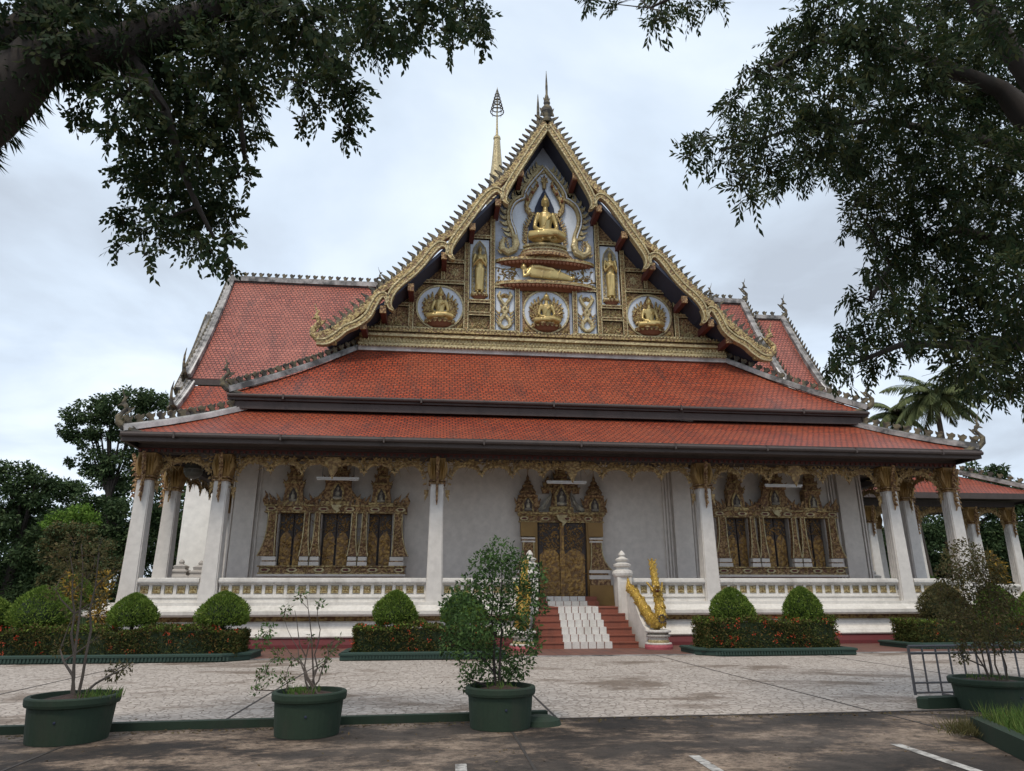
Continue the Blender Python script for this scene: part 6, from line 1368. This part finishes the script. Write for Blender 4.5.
# ================================================================== potted plants
def pot(x, y, r, h, lab, cat='plant pot'):
    t = thing('plant_pot', lab, cat, (x, y, 0), 'round green concrete pots on the driveway')
    m = MB(); m.lathe([(r * .90, 0), (r * .93, h * .3), (r * .97, h * .78), (r * 1.04, h * .80), (r * 1.06, h * .86), (r * 1.06, h * .97), (r * 1.03, h), (r * .93, h), (r * .91, h * .9), (r * .88, h * .86)], (x, y, 0), 'green_concrete', 40); m.blob((x + .03, y - r * .955, h * .5), (.014, .006, .014), 'navy_niche', 8, 5); m.build('pot_body', t, smooth=False)
    s = MB(); k = 24
    s.lathe([(r * .90, h * .86), (r * .6, h * .93), (r * .2, h * 1.0)], (x, y, 0), 'soil', k); s.build('soil', t)
    return t
def stems(mb, x, y, z0, balls, m, n0=3, r0=.022, spread=.08):
    feet = [(x + rnd.uniform(-spread, spread), y + rnd.uniform(-spread, spread), z0) for _ in range(n0)]
    pts = []
    B = sorted(balls, key=lambda b: b[2])
    nodes = []
    tops = sorted(balls, key=lambda b: -b[2])[:n0]
    for f, tp in zip(feet, tops):                       # near upright leaders, the clumps branch off them
        f = Vector(f); tp = Vector(tp[:3]); P = [f.lerp(Vector((f.x * .35 + tp.x * .65, f.y * .35 + tp.y * .65, tp.z)), k / 7) + Vector((rnd.uniform(-.025, .025), rnd.uniform(-.025, .025), 0)) * (k > 0) for k in range(8)]
        rr = [r0 * (1 - .11 * k) for k in range(8)]; mb.tube(P, rr, m, 7); nodes += list(zip(P, rr))
    for b in B:
        c = Vector(b[:3]); best = min(nodes, key=lambda q: (q[0] - c).length + max(0, q[0].z + .12 - c.z) * 4)
        r1 = max(.003, best[1] * .5); mid = best[0].lerp(c, .5) + Vector((rnd.uniform(-.05, .05), rnd.uniform(-.05, .05), .02)); mb.tube([best[0], mid, c], [best[1], (best[1] + r1) / 2, r1], m, 6); nodes += [(c, r1), (mid, (best[1] + r1) / 2)]
        for _ in range(4):
            e = c + Vector((rnd.uniform(-1, 1), rnd.uniform(-1, 1), rnd.uniform(-.4, 1))).normalized() * b[3] * 1.0; mb.tube([c, c.lerp(e, .5) + Vector((0, 0, .02)), e], [r1 * .6, r1 * .45, .002], m, 4)
def leafballs(name, balls, dens, L, W, mat, parent, droop=0., shell=.0, flat=1., mats=None, mix=None):
    P = []; D = []
    for b in balls:
        n = max(6, int(dens * b[3] ** 2)); p = ball(n, (0, 0, 0), b[3], shell); p[:, 2] *= flat; P.append(p + np.array(b[:3])); D.append(p / b[3] + rdirs(n) * .9 - np.array([0, 0, droop]))
    P = np.concatenate(P); D = np.concatenate(D); n = len(P)
    return leaf_mesh(name, P, D, rdirs(n) * .8 + np.array([0, 0, .6]), nrg.uniform(*L, n), nrg.uniform(*W, n), mat, parent, mats, (nrg.random(n) < mix).astype(int) if mix else None)
for (px, py, B, r, h, lab, lm, dens, L, W, lab2, n0) in (
  (-8.13, -13.60, P1, .42, .43, 'green concrete pot with a bare leggy shrub, leftmost of the pots', 'leaf_olive', 7000, (.03, .06), (.015, .03), 'leggy sparse shrub with small olive leaves growing in the leftmost pot', 3),
  (-5.71, -13.58, P2, .375, .43, 'green concrete pot with a scraggly half dead plant, second from the left', 'leaf_pot', 8500, (.03, .055), (.015, .028), 'scraggly half bare plant in the second pot from the left', 6),
  (-3.60, -13.40, P3, .38, .43, 'green concrete pot with the tall leafy tree, nearest the stair', 'leaf_pot', 9000, (.03, .065), (.018, .032), 'tall leafy green potted tree hiding the left serpent', 2),
  (2.88, -12.95, P4, .46, .38, 'green concrete pot behind the metal barrier, rightmost of the pots', 'leaf_olive', 13500, (.025, .05), (.015, .026), 'brownish green fine leaved shrub in the rightmost pot', 5)):
    pot(px, py, r, h, lab)
    t = thing('potted_shrub', lab2, 'shrub', (px, py, h * .9)); m = MB(); stems(m, px, py, h * .88, B, 'pale_bark' if px != -3.60 else 'bark', n0, .017 if n0 < 4 else .012, .06 if n0 < 4 else .16); m.build('stems', t)
    leafballs('foliage', B, dens, L, W, lm, t, shell=.2, mats=[lm, 'leaf_dark' if px == -3.60 else 'leaf_brown'], mix=.22)
    n = 160 if px < -5 else 60; a = nrg.random(n) * 6.28; rr = np.sqrt(nrg.random(n)) * r * .85; cxs = (.6 if px < -7 else -.2) * r
    P = np.stack([px + rr * np.cos(a) * .6 + cxs * (1 if px < -5 else .0), py + rr * np.sin(a) * .8, np.full(n, h * .9)], 1); leaf_mesh('weeds', P, rdirs(n) * .5 + np.array([0, 0, 1.]), rdirs(n), nrg.uniform(.04, .13, n), .012, 'grass_blade', t)

# ================================================================== kerbs, planter, barrier, litter
m = MB()
for a, b in zip([(-14, -13.42), (-9.04, -13.20), (-6.98, -13.08), (-4.2, -12.94)], [(-9.04, -13.20), (-6.98, -13.08), (-4.2, -12.94), (-2.98, -12.86)]): m.beam((*a, .03), (*b, .03), .11, .10, 'green_concrete')
m.lathe([(.24, -.01), (.22, .05), (.12, .09)], (-3.12, -13.3, 0), 'green_concrete', 24, 1, .9); o = m.build('green_kerb'); tag(o, 'long low dark green kerb running behind the three left pots', 'kerb')
m = MB(); m.beam((2.05, -12.75, .06), (5.5, -12.45, .06), .18, .15, 'green_concrete'); m.lathe([(.09, 0), (.09, .12), (.06, .14)], (2.05, -12.75, 0), 'green_concrete', 14); o = m.build('green_kerb'); tag(o, 'rounded end of a green kerb beside the rightmost pot under the barrier', 'kerb')
t = thing('planter', 'low green planter full of grass in the bottom right corner', 'planter', (1.9, -15.0, 0))
pl = [(.62, -16.3), (2.6, -16.3), (2.9, -14.35), (1.28, -14.55)]; m = MB(); sweep(m, pl[::1] + [pl[0]], [(0, 0), (0, .18), (-.12, .18), (-.12, 0)], 'green_concrete', side=1); m.build('planter_wall', t)
m = MB(); m.poly([(x * .97 + .05, y * .995 - .07, .12) for x, y in pl], 'soil'); m.build('soil', t)
n = 5200; P = np.stack([nrg.uniform(.9, 2.7, n), nrg.uniform(-16.2, -14.5, n), np.full(n, .10)], 1); P = P[P[:, 0] > .78 + (P[:, 1] + 16.2) * .36]; n = len(P)
o = leaf_mesh('grass', P, rdirs(n) * .45 + np.array([0, 0, 1.]), rdirs(n), nrg.uniform(.10, .26, n), .009, 'grass_blade', t); o['kind'] = 'stuff'
n = 420; P = np.stack([nrg.normal(1.15, .09, n), nrg.normal(-14.62, .08, n), np.full(n, .02)], 1); o = leaf_mesh('dry_grass_tuft', P, rdirs(n) * .6 + np.array([0, 0, .8]), rdirs(n), nrg.uniform(.08, .24, n), .008, 'leaf_olive'); tag(o, 'tuft of dry grass against the corner of the green planter', 'grass tuft')
t = thing('metal_barrier', 'grey metal rail barrier with upright bars standing behind the rightmost pot', 'barrier', (3.5, -12.0, 0)); m = MB()
x0, x1, y = 2.46, 4.75, -12.0
for z in (.71, .615): m.tube([(x0, y, z), (x1, y, z)], .018, 'grey_metal', 8)
for z in (.09, .22): m.tube([(x0 + (0 if z < .2 else 0), y, z), (x1, y, z)], .014, 'grey_metal', 8)
for x in (x0, x1): m.tube([(x, y, .06), (x, y, .71)], .020, 'grey_metal', 8)
m.build('frame', t); r1 = None
for i in range(1, 11):
    x = x0 + i * (x1 - x0) / 11
    if r1 is None: m = MB(); m.tube([(0, 0, .09), (0, 0, .71)], .013, 'grey_metal', 6); r1 = q = m.build('bar')
    else: q = r1.copy(); COL.objects.link(q)
    q.parent = t; q.matrix_parent_inverse = wmat(t).inverted(); q.location = (x, y, 0)
for x in (x0 + .6, x1 - .3):
    m = MB(); m.tube([(x, y - .25, .03), (x, y + .25, .03)], .02, 'grey_metal', 6); m.tube([(x, y, .03), (x, y, .1)], .02, 'grey_metal', 6); m.build('foot', t)
n = 1500; P = np.stack([nrg.uniform(-11, 4, n), nrg.uniform(-17, -4.2, n), np.full(n, .006)], 1); k = nrg.random(n) < .55; P[k, 1] = np.interp(P[k, 0], [-9, -2.9, 5], [-13.33, -13.0, -13.0]) - np.abs(nrg.normal(0, .09, k.sum()))
D = rdirs(n); D[:, 2] *= .12; o = leaf_mesh('fallen_leaves', P, D, np.array([0, 0, 1.]) + rdirs(n) * .25, nrg.uniform(.02, .06, n), nrg.uniform(.012, .03, n), 'leaf_brown'); o['kind'] = 'stuff'; o['label'] = 'fallen brown leaves scattered on the paving and along the kerb'

# ================================================================== overhanging trees near the camera
def limb(mb, L, m='bark', seg=10):
    P, R2 = [], []
    for i in range(len(L) - 1):
        for j in range(3):
            t = j / 3; a, b = Vector(L[i][:3]), Vector(L[i + 1][:3]); P.append(a.lerp(b, t) + Vector((rnd.uniform(-1, 1), rnd.uniform(-1, 1), rnd.uniform(-1, 1))) * L[i][3] * .12); R2.append((L[i][3] * (1 - t) + L[i + 1][3] * t) * rnd.uniform(.93, 1.07))
    P.append(Vector(L[-1][:3])); R2.append(L[-1][3]); mb.tube(P, R2, m, seg); return list(zip(P, R2))
def sprays(balls, dens, per, Ls, l, w_, droop, ang=55):
    """leafy shoots: leaves in pairs along drooping twigs"""
    PP, DD, UU, TW = [], [], [], []
    for b in balls:
        ns = max(3, int(dens * b[3] ** 2)); c = np.array(b[:3]); a = ball(ns, c, b[3] * .95); d = (a - c) / b[3] + rdirs(ns) * .8; d[:, 2] -= droop; d /= np.linalg.norm(d, axis=1, keepdims=True)
        for A, d0 in zip(a, d):
            Lr = rnd.uniform(*Ls); u = np.cross(d0, rdirs(1)[0]); u /= np.linalg.norm(u); n_ = np.cross(u, d0)
            if rnd.random() < .35: TW.append((A - d0 * Lr * .5, A + d0 * Lr * .5))
            for k in range(per):
                t = (k + .5) / per - .5; sd_ = 1 if k % 2 else -1; q = math.radians(ang * (1 - .5 * (t + .5))); dd = d0 * math.cos(q) + u * sd_ * math.sin(q); dd = dd + np.array([0, 0, -.35]) + nrg.normal(0, .15, 3)
                PP.append(A + d0 * Lr * t - np.array([0, 0, (t + .5) ** 2 * Lr * .25])); DD.append(dd); UU.append(n_ if n_[2] > 0 else -n_)
    n = len(PP); return np.array(PP), np.array(DD), np.array(UU) + rdirs(n) * .25, nrg.uniform(*l, n), nrg.uniform(*w_, n), TW
def big_tree(nm, lab, limbs, foot, balls, mats, dens, per, Ls, l, w_, droop, mix, epi=0):
    t = thing(nm, lab, 'tree', (foot[0], foot[1], 0)); m = MB(); nodes = []
    limb(m, [(foot[0], foot[1], -.05, foot[2] * 1.25), (foot[0] * .98 + limbs[0][0][0] * .02, foot[1], 1.0, foot[2]), limbs[0][0]], seg=16)
    for i, L in enumerate(limbs): nodes += limb(m, L, seg=16 if i < 2 else 8)
    m.build('trunk', t, smooth=True); m = MB(); nd = list(nodes)
    for b in balls:
        c = Vector(b[:3]); q = min(nd, key=lambda q: (q[0] - c).length); r0 = min(.022, q[1] * .6); mid = q[0].lerp(c, .5) + Vector((rnd.uniform(-.1, .1), rnd.uniform(-.1, .1), .08)); m.tube([q[0], mid, c], [r0, r0 * .7, r0 * .45], 'bark', 5); nd.append((c, r0 * .6))
        for _ in range(5):
            e = c + Vector((rnd.gauss(0, 1), rnd.gauss(0, 1), rnd.gauss(-.3, .8))).normalized() * b[3]; m.tube([c, c.lerp(e, .5) + Vector((0, 0, .03)), e], [r0 * .4, .006, .003], 'bark', 4)
    P, D, U, l_, w2, TW = sprays(balls, dens, per, Ls, l, w_, droop)
    for a, b in TW: m.tube([a, b], [.003, .002], 'bark', 3)
    m.build('twigs', t)
    leaf_mesh('crown', P, D, U, l_, w2, None, t, mats, (nrg.random(len(P)) < mix).astype(int), .15)
    return t, nodes
tl, nodes = big_tree('overhanging_tree', 'big dark tree leaning in from the left with a thick ferny limb and round leaves', [LIMB1, LIMB2, LIMB3, LIMB4, LIMB5], (-9.75, -15.2, .42), LEFT, ['leaf_canopy', 'leaf_canopy_warm'], 560, 9, (.16, .32), (.045, .105), (.034, .055), .35, .3)
PP = []; 
for p, r in nodes:                                      # strap-leaved ferns clinging to the limb
    if r > .11:
        k = 230; d = rdirs(k); d[:, 2] -= .25; PP.append(np.concatenate([np.array(p) + d * r * .9, d], 1))
PP = np.concatenate(PP); k = len(PP); leaf_mesh('clinging_ferns', PP[:, :3], PP[:, 3:] + np.array([0, 0, -.5]) + rdirs(k) * .3, rdirs(k), nrg.uniform(.08, .2, k), .022, 'leaf_canopy', tl)
big_tree('overhanging_tree', 'big dark tree filling the upper right of the sky with drooping fine leaflets', [RLIMB0, RLIMB1, RLIMB2, RLIMB3, RLIMB4], (6.35, -12.45, .6), RIGHT, ['leaf_canopy', 'leaf_canopy_warm'], 400, 11, (.20, .42), (.06, .14), (.026, .042), .35, .4)

# ================================================================== trees behind
def tree(nm, lab, balls, foot, tr, mat, dens, L, W, H=None, limbs=6, group='trees behind the temple', mix=None, mats=None):
    t = thing(nm, lab, 'tree', (foot[0], foot[1], 0), group); m = MB(); top = max(b[2] for b in balls); c = np.mean([b[:3] for b in balls], axis=0)
    m.tube([(foot[0], foot[1], -.1), (foot[0] + (c[0] - foot[0]) * .2, foot[1] + (c[1] - foot[1]) * .2, c[2] * .45), tuple(c)], [tr, tr * .75, tr * .45], 'bark', 9)
    for b in balls: m.tube([tuple(np.array([foot[0] + (c[0] - foot[0]) * .5, foot[1] + (c[1] - foot[1]) * .5, c[2] * .65])), tuple((np.array(b[:3]) + c) / 2), tuple(b[:3])], [tr * .35, tr * .2, tr * .08], 'bark', 5)
    m.build('trunk', t); sub = []
    for b in balls:                                     # break each clump into smaller tufts with gaps between
        for _ in range(13):
            d = rdirs(1)[0]; sub.append((b[0] + d[0] * b[3] * .72, b[1] + d[1] * b[3] * .72, b[2] + d[2] * b[3] * .62, b[3] * rnd.uniform(.28, .46)))
    leafballs('crown', sub, dens, L, W, mat, t, .1, .25, .75, mats, mix); return t
tree('tall_tree', 'tall open crowned tree rising behind the left end of the temple roof', BT1, (-24.5, 25, 0), .24, 'leaf_dark', 620, (.14, .30), (.08, .16), mix=.6, mats=['leaf_dark', 'leaf_mid'])
tree('dense_tree', 'dense dark tree mass at the left edge of the photo', BT2, (-26, 17.5, 0), .35, 'leaf_dark', 640, (.12, .26), (.07, .14), mix=.5, mats=['leaf_dark', 'leaf_mid'])
tree('dense_tree', 'dark tree seen between the leftmost columns', BT3, (-22, 21, 0), .32, 'leaf_dark', 560, (.14, .28), (.08, .15), mix=.45, mats=['leaf_dark', 'leaf_mid'])
BT4 += [(x, 24.5, z, 1.9) for x, z in ((23, 2), (24.5, 4), (26.5, 2), (27.5, 5.5), (29, 3.5), (22, 5), (20, 3), (31, 6))]
tree('dense_tree', 'dark spreading tree behind the pavilion at the right edge', BT4, (34, 23, 0), .4, 'leaf_dark', 520, (.16, .32), (.09, .17), mix=.35, mats=['leaf_dark', 'leaf_mid'])
tree('small_tree', 'small olive brown leaved tree at the left of the veranda', BUSH, (-18.3, 7.5, 0), .12, 'leaf_olive', 2600, (.08, .16), (.05, .09), group='small trees and shrubs left of the temple', mix=.35, mats=['leaf_olive', 'leaf_mid'])
tree('small_tree', 'small bright lime green tree between the dark trees on the left', [(-22.5, 15, 5.3, .6), (-21.9, 15, 5.5, .55), (-23.1, 15, 5.0, .5), (-21.4, 15.2, 5.2, .4)], (-22.3, 15, 0), .1, 'leaf_lime', 900, (.1, .2), (.06, .1), group='small trees and shrubs left of the temple')
tree('small_tree', 'small bright green tree seen through the right end arches', [(20.5, 17, 2.6, .9), (21.4, 17, 2.2, .8), (19.8, 17, 2.0, .7), (21, 17, 3.3, .6), (24.5, 17.5, 2.4, .7)], (20.8, 17, 0), .1, 'leaf_lime', 900, (.1, .2), (.06, .1), group='small trees right of the temple')
for x, y, z, lab in ((-14.05, -1.5, 1.3, 'golden leaved croton behind the leftmost dome bush, taller of the two'), (-13.35, -1.2, 1.35, 'golden leaved croton just left of the leftmost column'), (31, 20, 2.9, 'yellow leaved shrub beyond the pavilion columns')):
    t = thing('croton_shrub', lab, 'shrub', (x, y, 0), 'golden leaved shrubs'); B = [(x, y, z, .22), (x + .05, y, z + .3, .2), (x - .03, y, z + .6, .17), (x + .03, y, z - .4, .25)]; k = 3 if x > 0 else 1
    if k == 3: B = [(x + (b[0] - x) * 3, y, 2.6 + (b[2] - z) * 1.6, b[3] * 3.2) for b in B]
    m = MB(); m.tube([(x, y, 0), B[0][:3], B[2][:3]], [.03 * k, .02 * k, .01], 'bark', 5); m.build('stem', t); leafballs('foliage', B, 2600 / k ** 2, (.10 * k, .18 * k), (.04 * k, .07 * k), 'leaf_yellow', t, mats=['leaf_yellow', 'leaf_olive'], mix=.4)
# row of trees far behind
fb = []
for i in range(46):
    x = -75 + i * 3.7 + rnd.uniform(-1, 1); y = rnd.uniform(42, 62)
    for _ in range(4): fb.append((x + rnd.uniform(-1.5, 1.5), y, rnd.uniform(.8, 8.0 + 2 * math.sin(i * .7)), rnd.uniform(1.6, 2.6)))
sub = []
for b in fb:
    for _ in range(5): d = rdirs(1)[0]; sub.append((b[0] + d[0] * b[3] * .7, b[1] + d[1] * b[3] * .7, b[2] + d[2] * b[3] * .6, b[3] * rnd.uniform(.4, .6)))
o = leafballs('distant_trees', sub, 110, (.35, .7), (.2, .4), 'leaf_dark', None, .1, .2, .8, ['leaf_dark', 'leaf_mid'], .3); o['kind'] = 'stuff'; o['label'] = 'dark band of distant trees behind the temple'
n = 5000; P = np.stack([nrg.uniform(-30, -14, n), nrg.uniform(-2, 24, n), np.zeros(n)], 1); o = leaf_mesh('undergrowth', P, rdirs(n) * .6 + np.array([0, 0, 1.]), rdirs(n), nrg.uniform(.2, .7, n), .09, 'leaf_mid'); o['kind'] = 'stuff'; o['label'] = 'low green undergrowth left of the temple'

def palm(x, y, z, R3, n, lab, seed):
    r = random.Random(seed); t = thing('palm_tree', lab, 'palm', (x, y, 0), 'palms behind the right end of the temple')
    m = MB(); m.tube([(x + .5, y, -.1), (x + .2, y, z * .4), (x, y, z * .8), (x, y, z)], [.24, .18, .16, .15], 'pale_bark', 10); m.blob((x, y, z + .1), (.3, .3, .35), 'pale_bark', 8, 6); m.build('trunk', t)
    first = None
    for i in range(n):
        az = i * 2.399 + r.uniform(-.2, .2); el = 1.25 - 1.75 * (i / n) + r.uniform(-.1, .1); L = R3 * r.uniform(.85, 1.1); P = [Vector((x, y, z))]; d = Vector((math.cos(az) * math.cos(el), math.sin(az) * math.cos(el), math.sin(el))); K = 12
        for k in range(K): P.append(P[-1] + d * (L / K)); d = (d + Vector((0, 0, -.115 - .05 * (k / K)))).normalized()
        PP, DD, UU, LL = [], [], [], []
        for k in range(1, K + 1):
            dd = (P[k] - P[k - 1]).normalized(); sd_ = dd.cross(Vector((0, 0, 1))).normalized()
            for j in range(5):
                p = P[k - 1].lerp(P[k], j / 5); tt = (k - 1 + j / 5) / K
                for q in (-1, 1): PP.append(tuple(p)); DD.append(tuple(sd_ * q + dd * .7 + Vector((0, 0, -.55 + r.uniform(-.15, .15))))); UU.append((r.uniform(-.2, .2), r.uniform(-.2, .2), 1)); LL.append(L * .30 * math.sin(math.pi * min(.97, .18 + tt * .8)) * r.uniform(.85, 1.1))
        f = MB(); f.tube(P, [.045 * (1 - k / (K + 2)) for k in range(K + 1)], 'leaf_palm', 4); fo = f.build('frond', t); leaf_mesh('leaflets', np.array(PP), np.array(DD), np.array(UU), np.array(LL), .075, 'leaf_palm', fo)
palm(25.56, 15.34, 13.0, 3.0, 34, 'tall coconut palm whose crown shows above the right end of the temple roof', 3); palm(25.9, 19.4, 12.9, 2.2, 20, 'smaller palm crown just left of the coconut palm, close to the roof edge', 8)
